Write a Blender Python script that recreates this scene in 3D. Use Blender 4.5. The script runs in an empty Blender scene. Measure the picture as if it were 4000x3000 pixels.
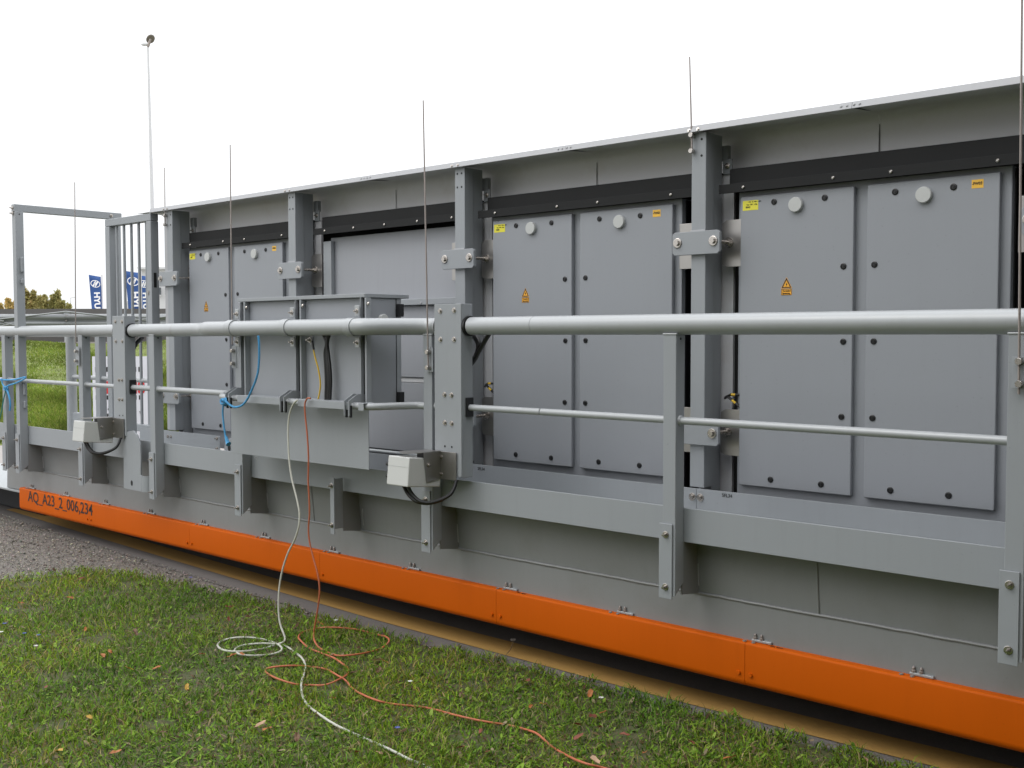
import bpy, bmesh, math, random
import numpy as np
from mathutils import Vector, Matrix

random.seed(7); rng = np.random.default_rng(7)
SC = bpy.context.scene
COL = SC.collection

# ------------------------------------------------------------------ camera
H = 1.6
YAW, PITCH, ROLL, FPX = 0.734083, -0.0455533, 0.00168, 4220.0
_f = Vector((-math.sin(YAW)*math.cos(PITCH), math.cos(YAW)*math.cos(PITCH), math.sin(PITCH)))
_r = _f.cross(Vector((0, 0, 1))).normalized(); _d = _f.cross(_r)
R2 = math.cos(ROLL)*_r + math.sin(ROLL)*_d
D2 = -math.sin(ROLL)*_r + math.cos(ROLL)*_d
cam = bpy.data.cameras.new('camera'); camo = bpy.data.objects.new('camera', cam); COL.objects.link(camo)
cam.sensor_width = 36.0; cam.lens = FPX/4000*36.0; cam.clip_start = 0.05; cam.clip_end = 3000
m = Matrix((( R2.x, -D2.x, -_f.x, 0), (R2.y, -D2.y, -_f.y, 0), (R2.z, -D2.z, -_f.z, H), (0, 0, 0, 1)))
camo.matrix_world = m
SC.camera = camo

# ------------------------------------------------------------------ world: overcast daylight
SUN_EL, SUN_AZ = math.radians(48), math.radians(215)
w = bpy.data.worlds.new('World'); SC.world = w; w.use_nodes = True
nt = w.node_tree; nt.nodes.clear()
def N(nt, t, **kw):
    n = nt.nodes.new(t)
    for k, v in kw.items():
        if k.startswith('i_'): n.inputs[k[2:].replace('_', ' ')].default_value = v
        else: setattr(n, k, v)
    return n
out = N(nt, 'ShaderNodeOutputWorld'); bg = N(nt, 'ShaderNodeBackground')
sky = N(nt, 'ShaderNodeTexSky'); sky.sky_type = 'NISHITA'; sky.sun_disc = False
sky.sun_elevation = SUN_EL; sky.sun_rotation = SUN_AZ; sky.air_density = 1.0; sky.dust_density = 4.0
tc = N(nt, 'ShaderNodeTexCoord'); sep = N(nt, 'ShaderNodeSeparateXYZ')
mr = N(nt, 'ShaderNodeMapRange'); mr.inputs['From Min'].default_value = 0.0; mr.inputs['From Max'].default_value = 0.9
mr.inputs['To Min'].default_value = 11.0; mr.inputs['To Max'].default_value = 27.0
cmb = N(nt, 'ShaderNodeVectorMath', operation='SCALE'); cmb.inputs[0].default_value = (0.985, 1.0, 1.02)
mix = N(nt, 'ShaderNodeMixRGB'); mix.inputs['Fac'].default_value = 0.93
nt.links.new(tc.outputs['Generated'], sep.inputs[0]); nt.links.new(sep.outputs['Z'], mr.inputs['Value'])
nt.links.new(mr.outputs[0], cmb.inputs['Scale'])
nt.links.new(sky.outputs[0], mix.inputs['Color1']); nt.links.new(cmb.outputs[0], mix.inputs['Color2'])
nt.links.new(mix.outputs[0], bg.inputs['Color']); bg.inputs['Strength'].default_value = 0.10
nt.links.new(bg.outputs[0], out.inputs['Surface'])
sun = bpy.data.lights.new('sun', 'SUN'); suno = bpy.data.objects.new('sun', sun); COL.objects.link(suno)
sun.energy = 0.6; sun.angle = math.radians(25); sun.color = (1.0, 0.97, 0.93)
sd = Vector((math.sin(SUN_AZ)*math.cos(SUN_EL), math.cos(SUN_AZ)*math.cos(SUN_EL), math.sin(SUN_EL)))
suno.rotation_euler = sd.to_track_quat('Z', 'Y').to_euler()
suno.location = (-8, -8, 12)
SC.view_settings.view_transform = 'Standard'; SC.view_settings.look = 'None'
SC.view_settings.exposure = 0.0; SC.view_settings.gamma = 1.0; SC.view_settings.use_curve_mapping = False
SC.render.engine = 'CYCLES'
SC.cycles.max_bounces = 6

# ------------------------------------------------------------------ measuring helpers
def ray(px, py): return R2*((px-2000)/FPX) + D2*((py-1500)/FPX) + _f
def xz(px, py, Y):
    d = ray(px, py); t = Y/d.y; return d.x*t, H+d.z*t
def PX(px, py, Y): return xz(px, py, Y)[0]
def P3(px, py, Y):
    a = xz(px, py, Y); return Vector((a[0], Y, a[1]))
ZG = -0.085; SG = (H-ZG)/H       # the ground lies 1.7 m below the lens
def G(px, py, z=0.0):              # point on the ground, z above it
    z = z+ZG; d = ray(px, py); t = (z-H)/d.z; return Vector((d.x*t, d.y*t, z))
GF = Vector((-math.sin(YAW), math.cos(YAW), 0)); GR = Vector((math.cos(YAW), math.sin(YAW), 0))
def far(px, depth, z):                       # point of the background: sideways, metres away, height
    return GR*((px-2000)/FPX*depth) + GF*depth + Vector((0, 0, z))
def farz(py, depth): return H - (py-1311)/FPX*depth

# ------------------------------------------------------------------ materials
MAT = {}
def lin(c): return tuple(((v/255)/12.92 if v/255 <= .04045 else ((v/255+.055)/1.055)**2.4) for v in c)
def mat(name, col, rough=0.5, metal=0.0, var=0.06, nscale=6.0, bump=0.0, bscale=400.0, spec=0.5, attr=None, col2=None, c2fac=(0.45, 0.6), transl=0.0):
    M = bpy.data.materials.new(name); M.use_nodes = True; t = M.node_tree; t.nodes.clear()
    o = N(t, 'ShaderNodeOutputMaterial'); b = N(t, 'ShaderNodeBsdfPrincipled')
    b.inputs['Roughness'].default_value = rough; b.inputs['Metallic'].default_value = metal
    b.inputs['Specular IOR Level'].default_value = spec
    tcn = N(t, 'ShaderNodeTexCoord'); ns = N(t, 'ShaderNodeTexNoise'); ns.inputs['Scale'].default_value = nscale
    ns.inputs['Detail'].default_value = 6; ns.inputs['Roughness'].default_value = 0.6
    t.links.new(tcn.outputs['Object'], ns.inputs['Vector'])
    base = N(t, 'ShaderNodeMixRGB'); base.blend_type = 'MIX'
    c = Vector(col[:3])
    base.inputs['Color1'].default_value = (*(c*(1-var)), 1); base.inputs['Color2'].default_value = (*(c*(1+var)), 1)
    t.links.new(ns.outputs['Fac'], base.inputs['Fac']); last = base.outputs[0]
    if col2 is not None:
        n2 = N(t, 'ShaderNodeTexNoise'); n2.inputs['Scale'].default_value = nscale*2.3; n2.inputs['Detail'].default_value = 8
        n2.inputs['Roughness'].default_value = 0.7
        t.links.new(tcn.outputs['Object'], n2.inputs['Vector'])
        rp = N(t, 'ShaderNodeMapRange'); rp.inputs['From Min'].default_value = c2fac[0]; rp.inputs['From Max'].default_value = c2fac[1]
        t.links.new(n2.outputs['Fac'], rp.inputs['Value'])
        mx = N(t, 'ShaderNodeMixRGB'); t.links.new(rp.outputs[0], mx.inputs['Fac']); t.links.new(last, mx.inputs['Color1'])
        mx.inputs['Color2'].default_value = (*col2, 1); last = mx.outputs[0]
    if attr:
        at = N(t, 'ShaderNodeAttribute'); at.attribute_name = attr
        mu = N(t, 'ShaderNodeMixRGB'); mu.blend_type = 'MULTIPLY'; mu.inputs['Fac'].default_value = 1
        t.links.new(last, mu.inputs['Color1']); t.links.new(at.outputs['Color'], mu.inputs['Color2']); last = mu.outputs[0]
    t.links.new(last, b.inputs['Base Color'])
    if bump > 0:
        nb = N(t, 'ShaderNodeTexNoise'); nb.inputs['Scale'].default_value = bscale; nb.inputs['Detail'].default_value = 3
        t.links.new(tcn.outputs['Object'], nb.inputs['Vector'])
        bp = N(t, 'ShaderNodeBump'); bp.inputs['Strength'].default_value = bump; bp.inputs['Distance'].default_value = 0.002
        t.links.new(nb.outputs['Fac'], bp.inputs['Height']); t.links.new(bp.outputs[0], b.inputs['Normal'])
    if name.endswith('_paint'):
        mp = N(t, 'ShaderNodeMapping'); mp.inputs['Scale'].default_value = (14, 14, .9); t.links.new(tcn.outputs['Object'], mp.inputs['Vector'])
        n3 = N(t, 'ShaderNodeTexNoise'); n3.inputs['Scale'].default_value = 1.6; n3.inputs['Detail'].default_value = 7; n3.inputs['Roughness'].default_value = .65
        t.links.new(mp.outputs[0], n3.inputs['Vector'])
        r3 = N(t, 'ShaderNodeMapRange'); r3.inputs['From Min'].default_value = .50; r3.inputs['From Max'].default_value = .78
        r3.inputs['To Min'].default_value = 0; r3.inputs['To Max'].default_value = .05 if name == 'cabinet_paint' else .11; t.links.new(n3.outputs['Fac'], r3.inputs['Value'])
        m3 = N(t, 'ShaderNodeMixRGB'); t.links.new(r3.outputs[0], m3.inputs['Fac']); t.links.new(last, m3.inputs['Color1'])
        m3.inputs['Color2'].default_value = (c[0]*.66, c[1]*.63, c[2]*.58, 1)
        n4 = N(t, 'ShaderNodeTexNoise'); n4.inputs['Scale'].default_value = 95; n4.inputs['Detail'].default_value = 2; t.links.new(tcn.outputs['Object'], n4.inputs['Vector'])
        r4 = N(t, 'ShaderNodeMapRange'); r4.inputs['From Min'].default_value = .70; r4.inputs['From Max'].default_value = .76; r4.inputs['To Max'].default_value = .25
        t.links.new(n4.outputs['Fac'], r4.inputs['Value'])
        m4 = N(t, 'ShaderNodeMixRGB'); t.links.new(r4.outputs[0], m4.inputs['Fac']); t.links.new(m3.outputs[0], m4.inputs['Color1'])
        m4.inputs['Color2'].default_value = (c[0]*.55+.01, c[1]*.5+.01, c[2]*.42+.008, 1)
        t.links.new(m4.outputs[0], b.inputs['Base Color'])
    # uneven gloss
    rr = N(t, 'ShaderNodeMapRange'); rr.inputs['To Min'].default_value = max(rough-.08, .02); rr.inputs['To Max'].default_value = min(rough+.1, 1)
    t.links.new(ns.outputs['Fac'], rr.inputs['Value']); t.links.new(rr.outputs[0], b.inputs['Roughness'])
    sh = b.outputs[0]
    if transl > 0:
        tr = N(t, 'ShaderNodeBsdfTranslucent'); t.links.new(last, tr.inputs['Color'])
        ms = N(t, 'ShaderNodeMixShader'); ms.inputs[0].default_value = transl
        t.links.new(sh, ms.inputs[1]); t.links.new(tr.outputs[0], ms.inputs[2]); sh = ms.outputs[0]
    t.links.new(sh, o.inputs['Surface']); MAT[name] = M; return M

mat('grey_paint', (0.283, 0.300, 0.318), 0.46, var=0.035, nscale=2.5, bump=0.08, bscale=900)
mat('beam_paint', (0.218, 0.223, 0.224), 0.36, var=0.07, nscale=1.6, bump=0.1, bscale=500, col2=(0.19, 0.19, 0.184), c2fac=(.5, .9))
mat('panel_paint', (0.31, 0.32, 0.345), 0.5, var=0.03, nscale=3, bump=0.1, bscale=1200)
mat('cabinet_paint', (0.270, 0.284, 0.308), 0.5, var=0.02, nscale=3, bump=0.12, bscale=1200)
mat('rail_zinc', (0.22, 0.23, 0.235), 0.4, metal=0.3, var=0.12, nscale=4)
mat('galvanised', (0.36, 0.38, 0.39), 0.38, metal=0.35, var=0.07, nscale=9, bump=0.05, bscale=300)
mat('rail_paint', (0.36, 0.375, 0.385), 0.33, metal=0.1, var=0.035, nscale=6, bump=0.08, bscale=900)
mat('rim_paint', (0.36, 0.365, 0.38), 0.45, var=0.03, nscale=4, bump=0.04)
mat('sheet_metal', (0.60, 0.60, 0.615), 0.4, var=0.05, nscale=1.2, col2=(.50, .47, .45), c2fac=(.52, .85))
mat('stainless', (0.38, 0.365, 0.35), 0.32, metal=0.9, var=0.08, nscale=20, bump=0.05)
mat('bolt_metal', (0.46, 0.43, 0.40), 0.25, metal=0.95, var=0.2, nscale=60)
mat('rod_metal', (0.33, 0.29, 0.27), 0.45, metal=0.6, var=0.15, nscale=20)
mat('black_plastic', (0.012, 0.012, 0.013), 0.35, var=0.2)
mat('black_hood', (0.013, 0.0135, 0.014), 0.65, var=0.15, bump=0.1, spec=0.25)
mat('dark_void', (0.006, 0.007, 0.007), 0.6)
mat('rubber', (0.018, 0.018, 0.02), 0.7, var=0.3, nscale=15)
mat('orange_paint', (0.54, 0.096, 0.0008), 0.55, var=0.04, nscale=2.0, bump=0.05, bscale=900, spec=0.12)
mat('lettering', (0.012, 0.010, 0.010), 0.5)
mat('stencil_white', (0.7, 0.7, 0.7), 0.6)
mat('white_plastic', (0.52, 0.525, 0.51), 0.45, var=0.03)
mat('vent_cap', (0.48, 0.49, 0.48), 0.5, var=0.03)
mat('yellow_sticker', (0.72, 0.66, 0.05), 0.5, var=0.04, nscale=30)
mat('orange_sticker', (0.85, 0.40, 0.025), 0.5, var=0.03)
mat('name_tag', (.80, .46, .05), 0.5, var=.03)
mat('white_cable', (0.46, 0.46, 0.40), 0.5, var=0.12, nscale=30, col2=(.25, .24, .2), c2fac=(.58, .7))
mat('orange_cable', (0.42, 0.115, 0.05), 0.5, var=0.12, nscale=30)
mat('blue_rope', (0.06, 0.28, 0.52), 0.7, var=0.25, nscale=120)
mat('green_rope', (0.03, 0.22, 0.20), 0.7, var=0.25, nscale=120)
mat('earth_wire', (0.62, 0.40, 0.02), 0.5, var=0.15, nscale=40)
mat('soil', (0.085, 0.065, 0.034), 0.95, var=0.4, nscale=25, bump=0.8, bscale=60, col2=(.045, .070, .018), c2fac=(.4, .6))
mat('bank_soil', (0.14, 0.18, 0.035), 0.95, var=0.5, nscale=3, bump=0.8, bscale=20, col2=(.10, .115, .03), c2fac=(.4, .6))
mat('gravel_base', (0.175, 0.160, 0.142), 0.9, var=0.35, nscale=60, bump=1.0, bscale=140, col2=(.13, .11, .10), c2fac=(.45, .7))
mat('gravel_stone', (0.27, 0.25, 0.222), 0.85, var=0.3, nscale=15, attr='Col')
mat('asphalt', (0.135, 0.122, 0.115), 0.9, var=0.3, nscale=90, bump=0.9, bscale=260, col2=(.21, .19, .175), c2fac=(.52, .7))
mat('yellow_line', (0.38, 0.225, 0.062), 0.75, var=0.10, nscale=30, bump=0.7, bscale=260, col2=(.20, .135, .06), c2fac=(.58, .80))
mat('concrete', (0.29, 0.265, 0.25), 0.85, var=0.12, nscale=4, bump=0.3, bscale=80)
mat('far_ground', (0.20, 0.20, 0.14), 0.95, var=0.3, nscale=0.6)
mat('grass_blade', (1, 1, 1), 0.65, var=0.05, attr='Col', transl=0.3, spec=0.2)
mat('dry_leaf', (1, 1, 1), 0.6, var=0.15, nscale=40, attr='Col', transl=0.15)
mat('bark', (0.10, 0.08, 0.06), 0.9, var=0.3, nscale=8)
mat('foliage', (1, 1, 1), 0.6, var=0.05, attr='Col', transl=0.35)
mat('flag_blue', (0.035, 0.10, 0.30), 0.7, var=0.12, nscale=1.5, transl=0.2)
mat('white_print', (0.80, 0.80, 0.80), 0.6)
mat('red_print', (0.60, 0.015, 0.02), 0.5)
mat('board_white', (0.70, 0.70, 0.74), 0.5, var=0.02)
mat('building_wall', (0.55, 0.55, 0.57), 0.7, var=0.03, nscale=.3)
mat('glass_dark', (0.05, 0.06, 0.07), 0.1, spec=0.8)
mat('lamp_pole', (0.62, 0.62, 0.64), 0.5)
mat('lamp_glass', (0.16, 0.14, 0.12), 0.2)
mat('barrier_dark', (0.10, 0.095, 0.09), 0.7, var=0.1)
mat('petal_white', (0.75, 0.75, 0.72), 0.6); mat('petal_blue', (0.08, 0.10, 0.45), 0.6)
mat('brown_stain', (0.15, 0.09, 0.04), 0.7)
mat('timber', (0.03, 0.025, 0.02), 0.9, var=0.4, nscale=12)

# ------------------------------------------------------------------ mesh builder
class MB:
    def __init__(s): s.v = []; s.f = []
    def _add(s, vs, fs):
        o = len(s.v); s.v += [tuple(v) for v in vs]; s.f += [tuple(i+o for i in f) for f in fs]; return s
    def box(s, x0, x1, y0, y1, z0, z1):
        if x0 > x1: x0, x1 = x1, x0
        if y0 > y1: y0, y1 = y1, y0
        if z0 > z1: z0, z1 = z1, z0
        vs = [(x0,y0,z0),(x1,y0,z0),(x1,y1,z0),(x0,y1,z0),(x0,y0,z1),(x1,y0,z1),(x1,y1,z1),(x0,y1,z1)]
        return s._add(vs, [(0,3,2,1),(4,5,6,7),(0,1,5,4),(1,2,6,5),(2,3,7,6),(3,0,4,7)])
    def hexa(s, vs): return s._add(vs, [(0,3,2,1),(4,5,6,7),(0,1,5,4),(1,2,6,5),(2,3,7,6),(3,0,4,7)])
    def cyl(s, a, b, r, n=16, r2=None, cap=True):
        a = Vector(a); b = Vector(b); r2 = r if r2 is None else r2
        d = (b-a).normalized(); u = d.orthogonal().normalized(); w = d.cross(u)
        vs = []
        for p, q in ((a, r), (b, r2)):
            for i in range(n):
                t = 2*math.pi*i/n; vs.append(p+u*math.cos(t)*q+w*math.sin(t)*q)
        fs = [(i, (i+1) % n, n+(i+1) % n, n+i) for i in range(n)]
        if cap: fs += [tuple(range(n))[::-1], tuple(range(n, 2*n))]
        return s._add(vs, fs)
    def tube(s, pts, r, n=10, cap=True, rf=None):
        pts = [Vector(p) for p in pts]; vs = []; fs = []; pu = None
        for i, p in enumerate(pts):
            d = (pts[min(i+1, len(pts)-1)]-pts[max(i-1, 0)])
            d = d.normalized() if d.length > 1e-9 else Vector((0, 0, 1))
            u = d.orthogonal().normalized() if pu is None else (pu-d*pu.dot(d)).normalized()
            pu = u; w = d.cross(u); q = r if rf is None else rf(i)
            for k in range(n):
                t = 2*math.pi*k/n; vs.append(p+u*math.cos(t)*q+w*math.sin(t)*q)
        for i in range(len(pts)-1):
            for k in range(n): fs.append((i*n+k, i*n+(k+1) % n, (i+1)*n+(k+1) % n, (i+1)*n+k))
        if cap: fs += [tuple(range(n))[::-1], tuple(range((len(pts)-1)*n, len(pts)*n))]
        return s._add(vs, fs)
    def prism(s, poly, axis, a, b):      # poly in the plane normal to axis; axis 'y': (x,z), 'x': (y,z), 'z': (x,y)
        n = len(poly)
        def p(q, t): return {'y': (q[0], t, q[1]), 'x': (t, q[0], q[1]), 'z': (q[0], q[1], t)}[axis]
        vs = [p(q, a) for q in poly]+[p(q, b) for q in poly]
        fs = [(i, (i+1) % n, n+(i+1) % n, n+i) for i in range(n)]+[tuple(range(n))[::-1], tuple(range(n, 2*n))]
        return s._add(vs, fs)
    def sheet(s, poly, t, axis, a, b):   # open polyline with thickness t swept along axis
        o = []
        for i, q in enumerate(poly):
            q0 = Vector(poly[max(i-1, 0)]); q1 = Vector(poly[min(i+1, len(poly)-1)]); d = (q1-q0).normalized()
            o.append((q[0]-d.y*t, q[1]+d.x*t))
        return s.prism(list(poly)+o[::-1], axis, a, b)
    def mesh(s, name, smooth=False):
        me = bpy.data.meshes.new(name); me.from_pydata(s.v, [], s.f)
        bm = bmesh.new(); bm.from_mesh(me); bmesh.ops.recalc_face_normals(bm, faces=bm.faces); bm.to_mesh(me); bm.free()
        if smooth: me.polygons.foreach_set('use_smooth', [True]*len(me.polygons)); me.set_sharp_from_angle(angle=math.radians(35))
        return me
    def build(s, name, material, parent=None, bevel=0.0, smooth=False, label=None):
        return place(name, s.mesh(name, smooth), material, parent, bevel=bevel, label=label)
def place(name, me, material, parent=None, loc=None, bevel=0.0, label=None, mtx=None):
    o = bpy.data.objects.new(name, me); COL.objects.link(o)
    if not me.materials: me.materials.append(MAT[material])
    if parent is not None:
        o.parent = parent; o.matrix_parent_inverse = parent.get('_inv') and Matrix() or Matrix.Translation(-Vector(ABS[parent.name]))
        ABS[o.name] = ABS[parent.name] if loc is None else loc
    else: ABS[o.name] = (0, 0, 0) if loc is None else loc
    if mtx is not None: o.matrix_basis = mtx
    elif loc is not None: o.location = loc
    if parent is not None and parent.type == 'MESH':
        o.matrix_parent_inverse = Matrix.Translation(-Vector(parent.location)) if SUBABS.get(parent.name) else Matrix()
    if bevel > 0:
        bv = o.modifiers.new('bevel', 'BEVEL'); bv.width = bevel; bv.segments = 2; bv.limit_method = 'ANGLE'; bv.angle_limit = math.radians(40)
    if label: o['label'] = label
    return o
ABS = {}; SUBABS = {}
def tag(o, label=None, cat=None, group=None, kind=None):
    if label: o['label'] = label
    if cat: o['category'] = cat
    if group: o['group'] = group
    if kind: o['kind'] = kind
    return o
def thing(name, loc, label, cat, group=None):
    o = bpy.data.objects.new(name, None); COL.objects.link(o); o.location = loc; o.empty_display_size = 0.1
    ABS[o.name] = tuple(loc); return tag(o, label, cat, group)
def struct(name, mb, material, **k): return tag(mb.build(name, material, **k), kind='structure')

# shared small meshes -------------------------------------------------------
def lathe(prof, n=20, axis='y'):
    mb = MB(); vs = []; fs = []
    for (r, t) in prof:
        for i in range(n):
            a = 2*math.pi*i/n; vs.append((r*math.cos(a), t, r*math.sin(a)))
    for j in range(len(prof)-1):
        for i in range(n): fs.append((j*n+i, j*n+(i+1) % n, (j+1)*n+(i+1) % n, (j+1)*n+i))
    fs.append(tuple(range(n))); fs.append(tuple(range((len(prof)-1)*n, len(prof)*n)))
    mb._add(vs, fs); return mb
def bolt_mesh(name, rw, rh, hh, stud=0.0):          # washer, hexagon head, optional stud; faces -y
    mb = lathe([(rw, 0), (rw, -rw*.18), (rw*.9, -rw*.22)], 18)
    mb.cyl((0, -rw*.2, 0), (0, -rw*.2-hh, 0), rh, 6, rh*.93)
    if stud: mb.cyl((0, -rw*.2-hh, 0), (0, -rw*.2-hh-stud, 0), rh*.5, 10)
    return mb.mesh(name)
M_BIG = bolt_mesh('big_bolt', .0245, .0145, .013)
M_MID = bolt_mesh('mid_bolt', .0135, .0085, .008)
M_NUT = bolt_mesh('stud_bolt', .0165, .0105, .010, .014)
M_SML = lathe([(.0065, 0), (.0065, -.003), (.003, -.006)], 10).mesh('small_screw', True)
M_HOLE = lathe([(.0055, .0), (.0055, -.0012)], 12).mesh('hole_plug')
M_LATCH = lathe([(.0145, 0), (.0145, -.003), (.0102, -.005), (.0092, -.002), (.0055, -.002), (.0045, -.005)], 18).mesh('latch', True)
M_CAP = lathe([(.0345, 0), (.0355, -.014), (.034, -.018), (.0325, -.0195), (.0, -.0200)], 28).mesh('vent_cap', True)
M_RIV = lathe([(.0055, 0), (.005, -.003), (.002, -.004)], 10).mesh('rivet', True)
def put(name, me, material, parent, x, y, z, rot=None, s=1.0, base=None):
    o = bpy.data.objects.new(name, me); COL.objects.link(o)
    if not me.materials: me.materials.append(MAT[material])
    L = Matrix.Translation((x, y, z))
    if rot is not None: L = L @ rot.to_4x4()
    if s != 1.0: L = L @ Matrix.Scale(s, 4)
    o.parent = parent
    pb = Vector(base) if base is not None else Vector(ABS[parent.name]) if parent.type == 'EMPTY' else Vector((0, 0, 0))
    o.matrix_basis = L
    if parent.type == 'EMPTY': o.matrix_parent_inverse = Matrix.Translation(-pb)
    else: o.matrix_parent_inverse = WINV(parent)
    return o
def WINV(o):      # inverse of the world matrix of a placed part
    return (WM(o)).inverted()
def WM(o):
    m_ = o.matrix_basis
    if o.parent is not None: m_ = WM(o.parent) @ o.matrix_parent_inverse @ m_
    return m_
def sub(mb, name, material, parent, bevel=0.0, smooth=False, label=None):   # a part or sub-part given in world coordinates
    me = mb.mesh(name, smooth); o = bpy.data.objects.new(name, me); COL.objects.link(o); me.materials.append(MAT[material])
    o.parent = parent; o.matrix_parent_inverse = WM(parent).inverted()
    if bevel > 0:
        bv = o.modifiers.new('bevel', 'BEVEL'); bv.width = bevel; bv.segments = 2; bv.limit_method = 'ANGLE'; bv.angle_limit = math.radians(40)
    if label: o['label'] = label
    ABS[o.name] = (0, 0, 0)
    return o
def text_mesh(txt, size, sx=1.0, depth=0.0006, bold=0.0):
    c = bpy.data.curves.new('lettering', 'FONT'); c.body = txt; c.size = size; c.extrude = depth; c.offset = bold
    c.resolution_u = 3
    o = bpy.data.objects.new('tmp', c); COL.objects.link(o)
    dg = bpy.context.evaluated_depsgraph_get(); me = bpy.data.meshes.new_from_object(o.evaluated_get(dg))
    bpy.data.objects.remove(o); bpy.data.curves.remove(c)
    me.transform(Matrix.Scale(sx, 4, (1, 0, 0))); me.materials.clear(); return me
FRONT = Matrix.Rotation(math.radians(90), 3, 'X')      # text facing -y
def letters(name, txt, size, material, parent, x, y, z, sx=1.0, bold=0.0, rot=None, depth=0.0006):
    me = text_mesh(txt, size, sx, depth, bold)
    return put(name, me, material, parent, x, y, z, rot=(rot or FRONT))

# ------------------------------------------------------------------ ground
EDGE = [(-10.5,-1.5),(-8.3,1.6),(-7.5,2.4),(-7.12,2.92),(-7.22,3.2),(-7.08,3.5),(-6.75,3.60),(-6.39,3.664),(-5.95,3.72),(-5.49,3.77),(-4.9,3.765),(-4.37,3.775),(-3.9,3.84),(-3.46,3.885),(-2.905,3.9),(-2.3,3.905),(-1.8,3.905),(-1,3.92),(1,3.96),(8,4.0)]
EDGE = [(a*SG, b*SG-(.035 if -4.2 < a < 1 else 0)) for a, b in EDGE]
def ysh(x):        # outer edge of the yellow line
    x = x/SG
    xs = [-40,-12,-9.953,-7.625,-5.799,-4.496,-2.901,-1.82,-1.429,2,9]; ys = [4.9,4.28,4.205,4.077,3.985,3.935,3.925,3.945,3.96,4.0,4.1]
    return float(np.interp(x, xs, ys))*SG
g = MB(); g._add([(-900,-900,ZG-.03),(900,-900,ZG-.03),(900,900,ZG-.03),(-900,900,ZG-.03)], [(0,1,2,3)])
struct('ground', g, 'far_ground')
g = MB(); g._add([(-30,-12,ZG-.006),(12,-12,ZG-.006),(12,3.0,ZG-.006),(12,5.3,ZG-.006),(-30,5.3,ZG-.006)], [(0,1,2,3,4)])
struct('gravel_ground', g, 'gravel_base')
g = MB(); xs = np.linspace(-20, 10, 121)
def strip(xs, y0, y1, z):
    mb = MB(); vs = []; fs = []
    for i, x in enumerate(xs): vs += [(x, y0(x), z), (x, y1(x), z)]
    for i in range(len(xs)-1): fs.append((2*i, 2*i+2, 2*i+3, 2*i+1))
    mb._add(vs, fs); return mb
jit = {round(x, 3): random.uniform(-.015, .015) for x in xs}
struct('pavement', strip(xs, lambda x: ysh(x)-0.16+jit[round(x,3)]-max(0, min(.10, (-6-x)*.0)), lambda x: 9.0, ZG), 'asphalt')
struct('yellow_line', strip(np.linspace(-10.6, 10, 90), ysh, lambda x: ysh(x)+0.20, ZG+0.004), 'yellow_line')
g = MB(); g._add([far(-4200, 11.8, ZG+.002), far(9000, 11.8, ZG+.002), far(9000, 18.5, ZG+.002), far(-4200, 18.5, ZG+.002)], [(0,1,2,3)])
struct('concrete_yard', g, 'concrete')
# lawn body
g = MB(); nx = 90; poly_x = [e[0] for e in EDGE]; poly_y = [e[1] for e in EDGE]
vs = []; fs = []; XS = np.linspace(-10.4, 8, nx)
def ledge(x): return float(np.interp(x, poly_x, poly_y)) if x > poly_x[2] else float(np.interp(x, poly_x[:3], poly_y[:3]))
rows = 14
for x in XS:
    e = ledge(x)
    for k in range(rows):
        t = k/(rows-1); y = -9+(e+9)*(1-(1-t)**2)
        z = ZG+.012+.006*math.sin(x*5.1)*math.cos(y*4.3) - (.02 if k == rows-1 else 0)
        vs.append((x, y, z))
for i in range(nx-1):
    for k in range(rows-1): a = i*rows+k; fs.append((a, a+rows, a+rows+1, a+1))
g._add(vs, fs); struct('lawn', g, 'soil', smooth=True)
def in_lawn(x, y):
    e = np.interp(x, poly_x, poly_y); return y < e + 0.03*np.sin(x*23)+0.02*np.sin(x*57)

def soup(name, V, F, C, material, fsz):
    me = bpy.data.meshes.new(name)
    nv = len(V); nf = len(F)
    me.vertices.add(nv); me.vertices.foreach_set('co', V.astype(np.float32).ravel())
    me.loops.add(F.size); me.loops.foreach_set('vertex_index', F.astype(np.int32).ravel())
    me.polygons.add(nf); me.polygons.foreach_set('loop_start', np.arange(0, F.size, fsz, dtype=np.int32))
    me.update(calc_edges=True)
    if C is not None:
        ca = me.color_attributes.new('Col', 'FLOAT_COLOR', 'POINT'); ca.data.foreach_set('color', C.astype(np.float32).ravel())
    o = bpy.data.objects.new(name, me); COL.objects.link(o); me.materials.append(MAT[material]); return o

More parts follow.
